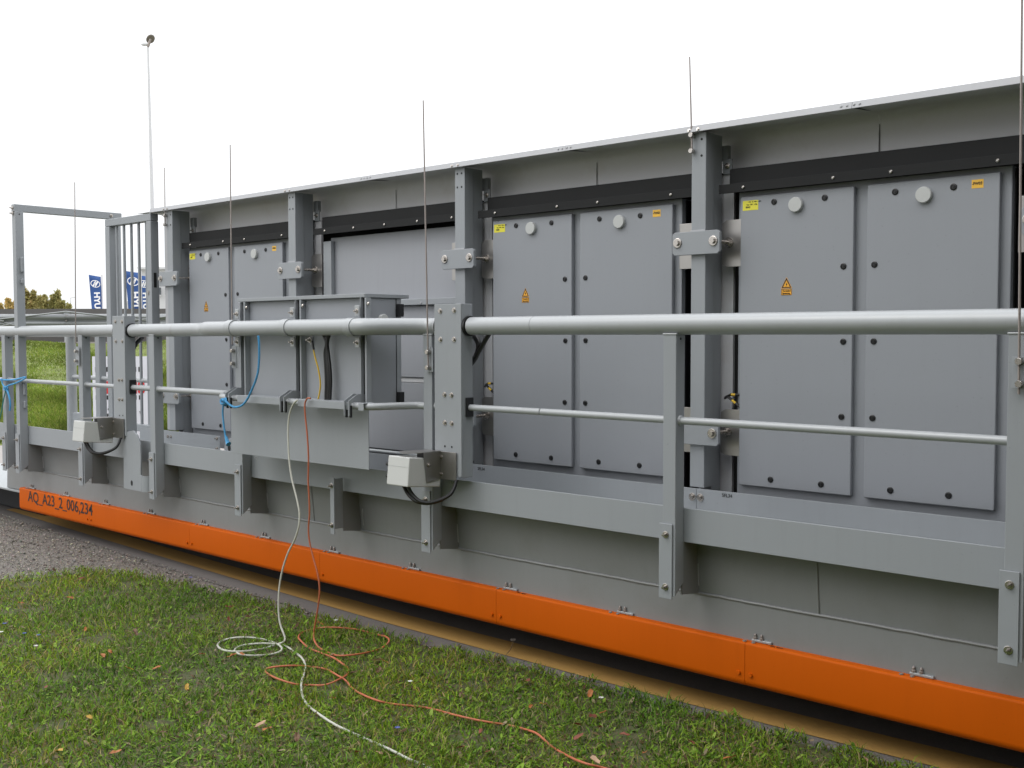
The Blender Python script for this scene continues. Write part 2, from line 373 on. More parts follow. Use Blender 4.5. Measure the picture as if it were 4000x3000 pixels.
def patchy(x, y):      # slow colour variation of the sward
    return (np.sin(x*1.7+y*2.3)+np.sin(x*3.9-y*1.3+2)+np.sin(x*7.3+y*6.1+1)*.6)/2.6
def visible_density(n, x0=-8.8, x1=0.6, y0=0.95, y1=4.3):
    x = rng.uniform(x0, x1, n*4); y = rng.uniform(y0, y1, n*4)
    bare = (np.sin(x*6.1+1.3)*np.sin(y*8.3+.4)+np.sin(x*13.7)*np.sin(y*11.9+2)*.7)
    keep = in_lawn(x, y) & (x < 1.0) & ((bare < .9) | (rng.random(n*4) < .35)) & (rng.random(n*4) < np.clip(2.6/np.hypot(x, y), .2, 1))
    i = np.flatnonzero(keep)[:n]; return x[i], y[i]
def blades(n, name, hmin, hmax, wd, cols, lean=(.5, 1.2)):
    x, y = visible_density(n); n = len(x)
    h = rng.uniform(hmin, hmax, n)*(1+.35*patchy(x*1.6, y*1.6)); a = rng.uniform(0, 2*np.pi, n); la = rng.uniform(0, 2*np.pi, n)
    le = rng.uniform(*lean, n); wv = wd*rng.uniform(.6, 1.3, n)
    dx, dy = np.cos(a)*wv/2, np.sin(a)*wv/2; lx, ly = np.cos(la)*le*h, np.sin(la)*le*h
    z0 = ZG+.008
    V = np.zeros((n, 5, 3))
    V[:,0] = np.c_[x-dx, y-dy, np.full(n, z0)]; V[:,1] = np.c_[x+dx, y+dy, np.full(n, z0)]
    V[:,2] = np.c_[x+dx*.8+lx*.35, y+dy*.8+ly*.35, z0+h*.62]; V[:,3] = np.c_[x-dx*.8+lx*.35, y-dy*.8+ly*.35, z0+h*.62]
    V[:,4] = np.c_[x+lx, y+ly, z0+h*.85]
    b = np.arange(n)[:,None]*5
    F = np.concatenate([b+np.array([0,1,2]), b+np.array([0,2,3]), b+np.array([3,2,4])])
    ci = rng.integers(0, len(cols), n); C = np.array(cols)[ci]*rng.uniform(.55, 1.4, (n,1)); pt = patchy(x, y)[:,None]
    C = C*(1+np.array([[.34, .16, -.1]])*pt)
    C4 = np.ones((n,5,4)); C4[:,:,:3] = C[:,None,:]; 
    return soup(name, V.reshape(-1,3), F, C4.reshape(-1,4), 'grass_blade', 3)
GC = [(.150,.265,.014),(.10,.20,.012),(.20,.33,.022),(.055,.11,.010),(.25,.33,.035),(.13,.25,.02),(.30,.24,.12),(.21,.185,.055)]
tag(blades(170000, 'grass', .020, .052, .0050, GC), 'short green lawn grass beside the pavement', 'grass', kind='stuff')
# broad leaves: plantain, clover, dandelion
def broad(n, name, size, cols, hz):
    x, y = visible_density(n); n = len(x); a = rng.uniform(0, 2*np.pi, n); s = rng.uniform(*size, n); w_ = s*rng.uniform(.28, .5, n)
    ux, uy = np.cos(a), np.sin(a); z0 = ZG+rng.uniform(*hz, n); tz = rng.uniform(-.25, .6, n)*s
    V = np.zeros((n, 6, 3))
    def pt(u, v, zz): return np.c_[x+ux*u-uy*v, y+uy*u+ux*v, z0+zz]
    V[:,0] = pt(0, 0, 0); V[:,1] = pt(s*.35, w_/2, tz*.4); V[:,2] = pt(s*.75, w_*.38, tz*.85); V[:,3] = pt(s, 0, tz)
    V[:,4] = pt(s*.75, -w_*.38, tz*.85); V[:,5] = pt(s*.35, -w_/2, tz*.4)
    b = np.arange(n)[:,None]*6
    F = np.concatenate([b+np.array([0,1,2]), b+np.array([0,2,3]), b+np.array([0,3,4]), b+np.array([0,4,5])])
    C = np.array(cols)[rng.integers(0, len(cols), n)]*rng.uniform(.75, 1.25, (n,1)); C4 = np.ones((n,6,4)); C4[:,:,:3] = C[:,None,:]
    return soup(name, V.reshape(-1,3), F, C4.reshape(-1,4), 'grass_blade', 3)
tag(broad(52000, 'clover', (.010, .026), [(.12,.24,.018),(.17,.30,.025),(.08,.17,.02),(.20,.31,.035)], (.008, .034)), 'small clover and yarrow leaves growing through the lawn', 'clover', kind='stuff')
tag(broad(15000, 'plantain_leaves', (.022, .050), [(.13,.25,.02),(.08,.16,.015),(.20,.32,.035),(.25,.35,.06),(.055,.11,.015)], (.006, .020)), 'larger plantain and dandelion leaves in the lawn', 'weeds', kind='stuff')
tag(broad(9000, 'withered_grass', (.015, .04), [(.20,.145,.085),(.14,.09,.05),(.26,.21,.13),(.10,.055,.03)], (.010, .030)), 'withered straw and leaf litter between the lawn grass', 'litter', kind='stuff')

# gravel stones
def stones(n, name):
    x = rng.uniform(-12.7, -3.0, n*3); y = rng.uniform(1.2, 4.35, n*3)
    ysv = np.array([ysh(a) for a in x])
    e = np.interp(x, poly_x, poly_y)
    k = (y > e-.05) & (y < ysv-.13)
    k &= rng.random(n*3) < np.where(x < -6.2, 1, np.clip(1+(x+6.2)*-.35, .08, 1))
    i = np.flatnonzero(k)[:n]; x, y = x[i], y[i]; n = len(x)
    s = rng.uniform(.0025, .0085, n)**1.0; s *= np.where(rng.random(n) < .04, 1.9, 1)
    base = np.array([(1,0,0),(0,1,0),(-1,0,0),(0,-1,0),(0,0,.7),(0,0,-.5)], float)
    V = base[None]*s[:,None,None]*rng.uniform(.6, 1.3, (n,6,3)); an = rng.uniform(0, 6.28, n)
    c, sn = np.cos(an)[:,None], np.sin(an)[:,None]
    X = V[:,:,0]*c-V[:,:,1]*sn; Yv = V[:,:,0]*sn+V[:,:,1]*c
    V = np.stack([X+x[:,None], Yv+y[:,None], V[:,:,2]+ZG+.001], 2)
    b = np.arange(n)[:,None]*6; F = np.concatenate([b+np.array(q) for q in [(0,1,4),(1,2,4),(2,3,4),(3,0,4),(1,0,5),(2,1,5),(3,2,5),(0,3,5)]])
    sh = rng.choice([.35,.55,.8,1.1,1.5,2.0], n, p=[.15,.25,.25,.2,.1,.05])[:,None]*np.array([[1.0,.97,.93]])*rng.uniform(.85,1.1,(n,3))
    C4 = np.ones((n,6,4)); C4[:,:,:3] = sh[:,None,:]
    return soup(name, V.reshape(-1,3), F, C4.reshape(-1,4), 'gravel_stone', 3)
tag(stones(38000, 'gravel'), 'loose pale gravel between the lawn and the pavement', 'gravel', kind='stuff')

# ------------------------------------------------------------------ main planes (metres from the camera line)
YP, YC, YW, YO, YT, YD = 3.95, 4.02, 4.147, 4.10, 4.575, 4.68
ZRAIL, RRAIL, YR = 1.645, 0.0455, 3.985
XR, XL = 2.25, -9.87           # ends of the beam that could be seen

# crossbeam
bt = thing('crossbeam', (-4.5, 4.5, .06), 'long grey steel crossbeam of the gantry, low behind the orange bumper', 'steel beam')
sub(MB().prism([(YW-.006, .235), (4.62, .235), (4.62, .433), (YW, .433)], 'x', XL, XR), 'lower_web', 'beam_paint', bt, bevel=.004)
sub(MB().prism([(YW+.004, .437), (4.62, .437), (4.62, .684), (YW-.022, .684)], 'x', XL, XR), 'upper_web', 'beam_paint', bt)
# weld bead with small wobbles
pts = [Vector((x, YW-.001+random.uniform(-.0012, .0012), .435+random.uniform(-.0012, .0012))) for x in np.arange(XL+.02, XR, .05)]
sub(MB().tube(pts, .0062, 8), 'weld_seam', 'beam_paint', bt, smooth=True)
for px, py in ((3197, 2398), (1227, 2060)):
    x = PX(px, py, YW); sub(MB().tube([(x, YW+.003-(z-.437)*.10, z) for z in np.linspace(.44, .684, 6)], .005, 8), 'weld_seam', 'beam_paint', bt, smooth=True)
sub(MB().box(-13.5, XR, YO+.02, 4.9, .215, .232), 'base_flange', 'galvanised', bt, bevel=.003)
sub(MB().box(XL+.02, XR, YC+.01, YT+.06, .690, .705), 'walkway_floor', 'galvanised', bt)
sub(MB().box(XL, XR, 5.0, 5.3, .235, .55), 'rear_web', 'beam_paint', bt)

# kerb channel of the walkway (front toe board), lip at the top
kt = thing('toe_board', (-4.5, YC, .685), 'long grey edge channel in front of the walkway, just above the beam', 'toe board', 'walkway toe boards')
ZK0, ZK1 = 1.6-.2275*YC, 1.6-.190*YC
js = [-13.0, PX(1727, 1950, YC), XR]
js = [-13.0, -8.2, -4.135, -.07, XR]
for a, b in zip(js[:-1], js[1:]):
    sub(MB().box(a+.0015, b-.0015, YC, YC+.008, ZK0, ZK1).box(a+.0015, b-.0015, YC+.008, YC+.05, ZK0, ZK0+.006), 'board_section', 'grey_paint', kt, bevel=.0015)
def stencil_dots(px, py, Y, par):
    x, z = xz(px, py, Y)
    for k in range(12):
        sub(MB().box(x+(k % 6)*.006+.002*(k//3), x+(k % 6)*.006+.002*(k//3)+.003, Y-.0012, Y-.0002, z-(k*7 % 5)*.005, z-(k*7 % 5)*.005+.003), 'mark', 'stencil_white', par)
sub_dots = [(1758, 1882), (992, 1782)]
for px, py in sub_dots:
    x, z = xz(px, py, YC); mb = MB()
    for k in range(14): mb.box(x+(k % 7)*.006, x+(k % 7)*.006+.003, YC-.0013, YC-.0003, z-((k*7) % 5)*.0045, z-((k*7) % 5)*.0045+.003)
    sub(mb, 'stencil_mark', 'stencil_white', kt)

# rear toe boards
ZT = 1.6-.167*YT
rt = thing('toe_board', (-4.5, YT, .7), 'grey vertical board with bolt pairs along the foot of the columns and cabinets', 'toe board', 'walkway toe boards')
xj3 = PX(2720, 1950, YT); xe = PX(858, 1740, YT)
for a, b in ((-8.3, xe), (-6.0, xj3-1.645*1+0.0), (xj3-1.645, xj3), (xj3, xj3+1.645), (xj3+1.645, xj3+3.29), (xj3+3.29, XR)):
    sub(MB().box(a+.001, b-.001, YT, YT+.006, .70, ZT), 'board_section', 'grey_paint', rt, bevel=.001)
for k in range(-1, 3):
    for dx, in ((-.016,), (.016,)):
        if k == -1: pass
        put('bolt', M_BIG, 'bolt_metal', rt, xj3+k*1.645+dx*1.45, YT, 1.6-.1765*YT, s=.8)
for px, py in ((656, 1705), (668, 1706)): put('bolt', M_MID, 'bolt_metal', rt, PX(px, py, YT), YT, xz(px, py, YT)[1])
for px, py in ((848, 1713), (849, 1753)): put('bolt', M_NUT, 'bolt_metal', rt, PX(px, py, YT), YT, xz(px, py, YT)[1], s=.9)
for px, py in ((2820, 1940), (1866, 1835)):
    x, z = xz(px, py, YT); letters('stencil_mark', 'SFL34', .024, 'lettering', rt, x, YT-.0012, z, sx=1.0)

# orange bumper beam -----------------------------------------------------------
ZO0, ZO1 = 1.6-.3725*YO, 1.6-.3245*YO
ot = thing('bumper_beam', (-4.5, YO, ZO0), 'long bright orange bumper beam below the grey gantry', 'bumper beam')
xo = [PX(75, 1893, YO)]; J = [PX(p, q, YO) for p, q in ((1248, 2160), (1938, 2308), (2910, 2509))]
s_ = (J[2]-J[0])/2
joints = [xo[0], J[0]-2*s_, J[0]-s_, J[0], J[1], J[2], J[2]+s_, J[2]+2*s_, J[2]+3*s_, XR]
r_ = .012; rb = .035
prof = [(YO+.05, ZO1), (YO+r_, ZO1)]+[(YO+r_-r_*math.sin(t), ZO1-r_+r_*math.cos(t)) for t in np.linspace(.2, math.pi/2, 5)]
prof += [(YO, ZO0+rb)]+[(YO+rb-rb*math.cos(t), ZO0+rb-rb*math.sin(t)) for t in np.linspace(.2, math.pi/2, 6)]+[(YO+.09, ZO0)]
for i, (a, b) in enumerate(zip(joints[:-1], joints[1:])):
    mb = MB().sheet(prof, .004, 'x', a+.001, b-.001)
    if i == 0: mb.prism([(YO+.001, ZO1-.012), (YO+.05, ZO1-.001), (YO+.09, ZO0+.002), (YO+.03, ZO0+.002), (YO+.002, ZO0+.03)], 'x', a+.0005, a+.004)
    sec = sub(mb, 'bumper_section', 'orange_paint', ot, smooth=True)
    zb = xz(1938, 2418, YO)[1]
    for xx in ([a-.03, a+.03] if i else [a+.01]):
        pass
    if i:
        for dx in (-.028, .030):
            sub(MB().box(a+dx-.011, a+dx+.004, YO-.006, YO, ZO0+.057, ZO0+.066).cyl((a+dx, YO-.009, ZO0+.060), (a+dx, YO, ZO0+.060), .008, 10), 'clip', 'orange_paint', ot, smooth=True)
for px, py in ((366, 2030), (745, 2128)): pass
# small tapered bolts and grey lugs on top of the orange beam
for k in range(-5, 6):
    xx = J[1]+k*s_/1.0*0.5 if False else None
lug_px = [(112,1888),(245,1921),(400,1955),(575,1994),(780,2038),(1018,2095),(1285,2148),(1595,2218),(1970,2298),(2415,2392),(2945,2495),(3565,2618)]
for px, py in lug_px:
    x = PX(px+5, py, YW-.02)
    lg = sub(MB().box(x-.02, x+.075, YO+.03, YW, ZO1+.001, ZO1+.013), 'lug', 'galvanised', ot, bevel=.003)
    for dx in (-.005, .025):
        put('stud', lathe([(.009,0),(.009,-.008),(.006,-.010),(.006,-.018),(.003,-.024)], 8).mesh('stud'), 'rod_metal', ot, x+dx, YO+.037, ZO1+.013, rot=Matrix.Rotation(-math.pi/2, 3, 'X'))
    for dx in (-.045, -.002):
        put('screw', lathe([(.009,0),(.009,-.004),(.005,-.006)], 10).mesh('screw'), 'rod_metal', ot, x+dx, YO+.016, ZO1, rot=Matrix.Rotation(-math.pi/2, 3, 'X'))
x0, z0 = xz(110, 1948, YO); x1 = PX(362, 2000, YO)
# narrow grotesque lettering
tm = text_mesh('AQ_A23_2_006,234', .128, 1.0, .0006, .0012)
wdt = max(v.co.x for v in tm.vertices); tm.transform(Matrix.Scale((x1-x0)/wdt, 4, (1, 0, 0)))
put('lettering', tm, 'lettering', ot, x0, YO-.0012, z0-.018, rot=FRONT)
letters('stencil_mark', 'SFL 3236', .016, 'lettering', ot, PX(3000, 2520, YO), YO+.016, ZO1+.0008, rot=Matrix.Identity(3))
letters('stencil_mark', 'SFL 3235', .016, 'lettering', ot, PX(2010, 2318, YO), YO+.016, ZO1+.0008, rot=Matrix.Identity(3))

# timber sill added to block light from behind the beam; rubber below
tag(MB().box(XL+.1, XR, 4.60, 4.86, ZG+.005, .212).build('light_block_sill', 'timber', bevel=.004), 'dark timber sill added under the steel beam to block light from behind', 'timber')
tag(MB().box(-13.5, -9.95, 4.5, 5.0, ZG+.004, .19).build('rubber_mat', 'rubber', bevel=.02), 'black rubber mat under the left end of the beam', 'rubber mat')

# ------------------------------------------------------------------ front railing
ft = thing('railing', (-4.5, YR, .44), 'grey tubular railing in front of the walkway, bulging round the junction box', 'railing', 'walkway railings')
def hr(pts, r, name, mat_='rail_paint'): return sub(MB().tube(pts, r, 24), name, mat_, ft, smooth=True)
XPL0, XPL1 = PX(441, 1400, 3.93), PX(488, 1400, 3.93); XPR0, XPR1 = PX(1697, 1400, 3.93), PX(1801, 1400, 3.93)
ZL = ZRAIL-.010
hr([(-13.5, YR, ZL), (XPL0+.0, YR, ZL)], RRAIL, 'handrail')
def bend(a, b, n=6): # smooth s-bend between (x,y) points
    return [(a[0]+(b[0]-a[0])*t, a[1]+(b[1]-a[1])*(3*t*t-2*t**3)) for t in np.linspace(0, 1, n)]
YJ = 3.72
path = [(XPL1+.02, YR)]+[(-6.45, YR)]+bend((-6.40, YR), (-5.85, YJ), 9)+[(-4.50, YJ)]+bend((-4.44, YJ), (-4.17, YR), 8)+[(XPR0, YR)]
xs0, xs1 = path[0][0], path[-1][0]
hr([(x, y, ZL+(ZRAIL-ZL)*(x-xs0)/(xs1-xs0)) for x, y in path], RRAIL, 'handrail')
hr([(XPR1+.02, YR, ZRAIL), (PX(2090, 1260, YR)-.001, YR, ZRAIL)], RRAIL, 'handrail')
hr([(PX(2090, 1260, YR)+.001, YR, ZRAIL), (2.2, YR, ZRAIL-.004)], RRAIL, 'handrail')
hr([(PX(2090, 1260, YR)-.0015, YR, ZRAIL), (PX(2090, 1260, YR)+.0015, YR, ZRAIL)], RRAIL-.003, 'joint_ring', 'black_plastic')
x = PX(687, 1290, YR); hr([(x-.0015, YR, ZL+.001), (x+.0015, YR, ZL+.001)], RRAIL+.0006, 'joint_ring', 'rod_metal')
ZM, RM = 1.6-.095*YR, .0165
hr([(-13.5, YR, ZM), (XPL0, YR, ZM)], RM, 'midrail')
pm = [(XPL1, YR), (-6.2, YR)]+bend((-6.16, YR), (-5.70, 3.72), 10)
hr([(x, y, ZM) for x, y in pm]+[(-4.42, 3.72, ZM)]+[(x, y, ZM) for x, y in bend((-4.38, 3.72), (-4.24, YR-.02), 8)]+[(XPR0, YR, ZM)], RM+.003, 'midrail')
hr([(XPR1, YR, ZM+.004), (PX(2112, 1605, YR), YR, ZM+.004)], RM, 'midrail')
hr([(PX(2116, 1605, YR), YR, ZM+.004), (2.2, YR, ZM)], RM+.0005, 'midrail')
PW = .066
ZC1, ZC0 = 1.6-.210*3.945, 1.6-.294*3.945
def post(xl, top=True, clip=True, zt=None):
    zt = zt or ZRAIL-RRAIL+.004
    if top:
        p = sub(MB().prism([(YP, .452), (YP, zt), (YP+.068, zt), (YP+.068, .505)], 'x', xl, xl+PW), 'post', 'grey_paint', ft, bevel=.003)
        if xl > -10 and not (-6.1 < xl < -5.5): sub(MB().cyl((xl+PW, YR, ZM+(.004 if xl > -4.5 else 0)), (xl+PW+.009, YR, ZM+(.004 if xl > -4.5 else 0)), RM+.007, 16, RM+.003), 'weld_collar', 'rail_paint', p, smooth=True)
        if xl > -8: sub(MB().box(xl-.004, xl+PW+.003, YP-.003, YP+.071, zt-.006, zt+.003), 'weld_seam', 'rail_paint', p, bevel=.003)
        sub(MB().cyl((xl+PW, YP+.034, zt-.022), (xl+PW+.0012, YP+.034, zt-.022), .006, 10), 'drain_hole', 'dark_void', p)
    else:
        p = sub(MB().box(xl+PW-.030, xl+PW-.026, YP-.001, YP+.06, .47, .765), 'post', 'grey_paint', ft, bevel=.001)
    # fixing clip, slightly offset to the left, with two studs
    sub(MB().box(xl-.014 if top else xl+.006, xl+PW-.012 if top else xl+PW-.024, YP-.008, YP-.002, ZC0, ZC1), 'clip', 'grey_paint', p, bevel=.0015)
    xc = xl+.022 if top else xl+.02
    for z in (ZC1-.048, ZC0+.052): put('bolt', M_NUT, 'bolt_metal', p, xc, YP-.008, z, s=.95)
    # gusset to the beam web
    sub(MB().prism([(YP+.06, ZC0+.012), (YP+.06, .684), (YW-.024, .684), (YW+.002, .434)], 'x', xl+PW-(.010 if top else .032), xl+PW-(.002 if top else .026)), 'gusset', 'beam_paint', p)
    sub(MB().cyl((xl+PW-.0, YW-.004, .47), (xl+PW-.0, YW-.012, .57), .003, 6), 'weld_seam', 'rim_paint', p)
    return p
PX0 = [(9, True), (61, True), (307, True), (584, True), (925, True), (1291, False), (1656, True), (2591, True), (3936, True)]
for px, top in PX0:
    yy = 1900 if px in (925, 1291, 1656) else 1500
    if px == 61: post(PX(px, yy, YP), True, zt=1.6+.262*YP)
    else: post(PX(px, yy, YP), top)
post(PX(3936, 1500, YP)+1.42); post(PX(9, 1500, YP)-1.2); post(PX(9, 1500, YP)-2.4)
x1h = PX(61, 1500, YP)
# hoop over the walkway entrance
sub(MB().box(x1h+.0, x1h+.06, YP-.004, 4.90, 2.635, 2.695), 'hoop_bar', 'grey_paint', ft, bevel=.003)
sub(MB().box(x1h+.0, x1h+.06, 4.83, 4.89, .70, 2.634), 'hoop_post', 'grey_paint', ft, bevel=.003)
for z in (2.665, 2.62): put('bolt', M_NUT, 'bolt_metal', ft, x1h+.028, YP-.005, z)
put('bolt', M_NUT, 'bolt_metal', ft, x1h+.061, 4.80, 2.665, rot=Matrix.Rotation(math.pi/2, 3, 'Z'), s=.9)
for z0_, z1_ in ((2.13, 2.255), (2.035, 2.075), (1.10, 1.20), (.99, 1.05)):
    sub(MB().box(x1h+PW, x1h+PW+.028, YP+.03, YP+.05, z0_, z1_), 'latch_plate', 'grey_paint', ft, bevel=.006)

# back railing on the far side of the walkway entrance
bk = thing('railing', (-9.0, 4.62, .7), 'short grey railing behind the walkway entrance with round end pipe', 'railing', 'walkway railings')
def bsub(pts, r, name): return sub(MB().tube(pts, r, 20), name, 'rail_paint', bk, smooth=True)
xe_ = PX(280, 1500, 4.62)
bsub([(xe_, 4.62, .72), (xe_, 4.62, 1.60), (xe_+.02, 4.62, 1.635), (xe_+.06, 4.62, ZL), (-8.1, 4.62, ZL)], .045, 'handrail')
bsub([(xe_, 4.62, 1.225), (-8.1, 4.62, 1.225)], .019, 'midrail')
sub(MB().box(xe_-.06, xe_+.2, 4.60, 4.66, .70, .90), 'foot_plate', 'grey_paint', bk, bevel=.003)
xb = PX(377, 1500, 4.60); sub(MB().box(xb, xb+.075, 4.59, 4.655, .72, 1.60), 'post', 'grey_paint', bk, bevel=.003)

# gate panel
gt = thing('gate', (-8.4, 4.6, .78), 'tall narrow grey gate with vertical bars left of the first column', 'gate')
ga, gb, gz0, gz1 = PX(420, 1000, 4.6), PX(599, 1000, 4.6), .80, 1.6+.2155*4.6
sub(MB().box(ga, ga+.075, 4.58, 4.65, gz0, gz1-.062), 'stile', 'grey_paint', gt, bevel=.004)
sub(MB().box(gb-.075, gb, 4.58, 4.65, gz0, gz1-.062), 'stile', 'grey_paint', gt, bevel=.004)
sub(MB().box(ga, gb, 4.58, 4.65, gz1-.060, gz1), 'top_rail', 'grey_paint', gt, bevel=.004)
sub(MB().box(ga+.077, gb-.077, 4.585, 4.645, gz0, gz0+.06), 'bottom_rail', 'grey_paint', gt, bevel=.004)
for k in range(5):
    x = ga+.075+(gb-ga-.15)*(k+.45)/5.0+.02
    sub(MB().cyl((x, 4.61, gz0+.058), (x, 4.61, gz1-.058), .0125, 12), 'bar', 'grey_paint', gt, smooth=True)
sub(MB().box(gb+.0005, gb+.002, 4.60, 4.625, 1.99, 2.11), 'lock_slot', 'black_plastic', gt)
sub(MB().cyl((gb-.05, 4.575, 1.955), (gb-.05, 4.58, 1.955), .012, 12).box(gb-.056, gb-.044, 4.574, 4.58, 1.93, 1.955), 'keyhole', 'bolt_metal', gt)
sub(MB().box(ga+.28, ga+.34, 4.54, 4.575, 1.665, 1.72), 'handle_box', 'white_plastic', gt, bevel=.003)

# ------------------------------------------------------------------ channel plates carrying the rail ends
def plate(x0, x1, zt, label, bolts, small):
    t = thing('channel_post', ((x0+x1)/2, 3.95, .87), label, 'steel channel', 'wide channels between the railing sections')
    zb = 1.6-.186*3.93
    sub(MB().box(x0, x1, 3.93, 3.936, zb, zt), 'face_plate', 'grey_paint', t, bevel=.002)
    sub(MB().box(x1-.006, x1, 3.9365, 4.014, zb-.006, zt), 'side_plate', 'grey_paint', t, bevel=.002)
    sub(MB().box(x0, x0+.006, 3.9365, 4.014, zb-.006, zt), 'side_plate', 'grey_paint', t, bevel=.002)
    for (px, py) in bolts:
        a, b = xz(px, py, 3.93); put('bolt', M_MID, 'bolt_metal', t, a, 3.93, b)
    for (px, py) in small:
        a, b = xz(px, py, 3.93); put('hole', M_HOLE, 'dark_void', t, a, 3.93, b)
    zr = ZRAIL if x1 > -5 else ZL
    sub(MB().cyl((x1+.0005, YR, zr), (x1+.014, YR, zr), .052, 28), 'rubber_ring', 'black_plastic', t, smooth=True)
    sub(MB().cyl((x0-.014, YR, zr), (x0-.0005, YR, zr), .050, 28), 'rubber_ring', 'black_plastic', t, smooth=True)
    sub(MB().box(x1+.0005, x1+.012, 3.96, 4.01, ZM-.045, ZM+.055), 'rubber_pad', 'black_plastic', t, bevel=.002)
    return t
plate(XPR0, XPR1, 1.6+.0405*3.93, 'wide bolted grey channel post left of the right-hand railing section', [(1720,1215),(1774,1212),(1721,1326),(1774,1326),(1737,1541),(1764,1543),(1738,1651),(1765,1654)], [(1738,1743),(1765,1746)])
plate(XPL0, XPL1, 1.6+.036*3.93, 'narrower looking bolted channel post in front of the barred gate', [(451,1256),(477,1256),(453,1333),(478,1333),(465,1484),(477,1484),(466,1560),(478,1561)], [(467,1623),(480,1623)])

# hook plate hanging below the left channel
ht = thing('hook_plate', (-7.3, 3.93, .5), 'grey lifting plate with a round hole and curved shoulder under the left channel', 'lifting plate')
def q(px, py, Y=3.935): return xz(px, py, Y)
poly = [q(482,1690), q(520,1682), q(535,1700), q(547,1735), q(549,1780), q(549,1856), q(552,1858), q(552,1921), q(483,1908)]
sub(MB().prism(poly, 'y', 3.935, 3.947), 'plate', 'grey_paint', ht, bevel=.002)
a = q(515, 1887); sub(MB().prism([(a[0]+.014*math.cos(t), a[1]+.020*math.sin(t)) for t in np.linspace(0, 6.1, 18)], 'y', 3.9335, 3.9348), 'hole', 'dark_void', ht)
xa = q(552, 1858)[0]; zt_, zb_ = q(552, 1860)[1], q(552, 1921)[1]
cv = [(xa, 3.935)]+[(xa+.07*math.sin(t), 3.935+.05*(1-math.cos(t))) for t in np.linspace(0, 1.5, 9)]
sub(MB().sheet(cv, .012, 'z', zb_, zt_), 'curved_end', 'grey_paint', ht, smooth=True)

# lifting lug half hidden by the junction box apron
lt = thing('lifting_lug', (-6.2, 4.1, .7), 'grey rounded lifting lug with a hole, tied to the blue rope', 'lifting lug')
a = xz(893, 1745, 4.16); pl = [(a[0]-.075, .70), (a[0]-.045, a[1]+.03)]+[(a[0]+.02+.055*math.cos(t), a[1]+.045*math.sin(t)+.012) for t in np.linspace(2.7, .2, 9)]+[(a[0]+.09, .70)]
sub(MB().prism(pl, 'y', 4.16, 4.185), 'plate', 'grey_paint', lt, bevel=.002)
sub(MB().prism([(a[0]+.008+.016*math.cos(t), a[1]-.005+.026*math.sin(t)) for t in np.linspace(0, 6.0, 18)], 'y', 4.1575, 4.1595), 'hole', 'dark_void', lt)

# ------------------------------------------------------------------ columns
YCOL = 4.585
colx = [PX(668, 1000, 4.57), PX(1148, 1000, 4.57), PX(1809, 1000, 4.57), PX(2749, 1000, 4.57)]; colx += [colx[3]+1.645, colx[3]+3.29]
ordn = ['outermost grey column right of the barred gate', 'grey column behind the left end of the junction box lid', 'grey column above the wide channel post', 'grey column between the two large right-hand cabinets', 'grey column at the right edge of the picture', 'grey column beyond the right edge of the picture']
ZR0, ZR1 = 2.590, 2.622
for i, x in enumerate(colx):
    t = thing('column', (x-.04, YCOL, .7), ordn[i], 'steel column', 'columns carrying the sign cabinets')
    sub(MB().box(x-.082, x, YCOL, YCOL+.075, .84, ZR0-.001), 'front_section', 'grey_paint', t, bevel=.003)
    sub(MB().box(x-.078, x-.006, YCOL+.0752, 4.745, .70, ZR0-.001), 'rear_section', 'grey_paint', t, bevel=.002)
    for zc in (1.6+.0985*4.56, 1.6-.107*4.56):
        pl = sub(MB().prism([(x-.178+c[0]*.012, zc-.057+c[1]*.012) for c in ((0,1),(1,0))]+[(x+.092-c[0]*.012, zc-.057+c[1]*.012) for c in ((1,0),(0,1))]+[(x+.092-c[0]*.012, zc+.057-c[1]*.012) for c in ((0,1),(1,0))]+[(x-.178+c[0]*.012, zc+.057-c[1]*.012) for c in ((1,0),(0,1))], 'y', YCOL-.022, YCOL-.002), 'clamp_plate', 'grey_paint', t, bevel=.002)
        sub(MB().box(x-.084, x+.002, YCOL-.008, YCOL-.001, zc+.057, zc+.064), 'weld_seam', 'rim_paint', pl, bevel=.002)
        for bx in (x-.147, x+.058):
            put('bolt', M_BIG, 'bolt_metal', pl, bx, YCOL-.022, zc+.004)
            sub(MB().cyl((bx, YCOL, zc+.004), (bx, 4.71, zc+.004), .009, 12).cyl((bx, 4.685, zc+.004), (bx, 4.70, zc+.004), .017, 6).cyl((bx, 4.70, zc+.004), (bx, 4.705, zc+.004), .026, 18), 'threaded_rod', 'bolt_metal', pl)
        sub(MB().prism([(x+.02, zc-.10), (x+.045, zc-.115), (x+.135, zc-.115), (x+.135, zc+.115), (x+.045, zc+.115), (x+.02, zc+.10)], 'y', 4.706, 4.711), 'fixing_plate', 'stainless', t, bevel=.001)
        sub(MB().box(x-.23, x-.10, 4.706, 4.711, zc-.115, zc+.115), 'fixing_plate', 'stainless', t, bevel=.001)
    # top hinge bracket
    sub(MB().box(x-.040, x+.012, 4.77, 4.80, 2.47, 2.545).box(x-.012, x+.040, 4.76, 4.77, 2.40, 2.475), 'hinge_bracket', 'grey_paint', t, bevel=.003)
    put('bolt', M_NUT, 'rod_metal', t, x+.014, 4.76, 2.44, s=.9)
    sub(MB().box(x-.035, x+.047, 4.772, 4.79, .72, 2.40), 'support_rail', 'sheet_metal', t)
    holes = [(-.060, 2.555), (-.025, 2.555), (-.060, 2.475), (-.025, 2.475)]
    for hx, hz in holes:
        if i in (0, 3) and hx < -.05: continue
        put('hole', M_HOLE, 'dark_void', t, x+hx, YCOL, hz, s=1.1)
    if i == 0: sub(MB().box(x-.125, x-.084, YCOL+.002, YCOL+.05, .84, ZR0-.002), 'side_flange', 'rim_paint', t, bevel=.002)

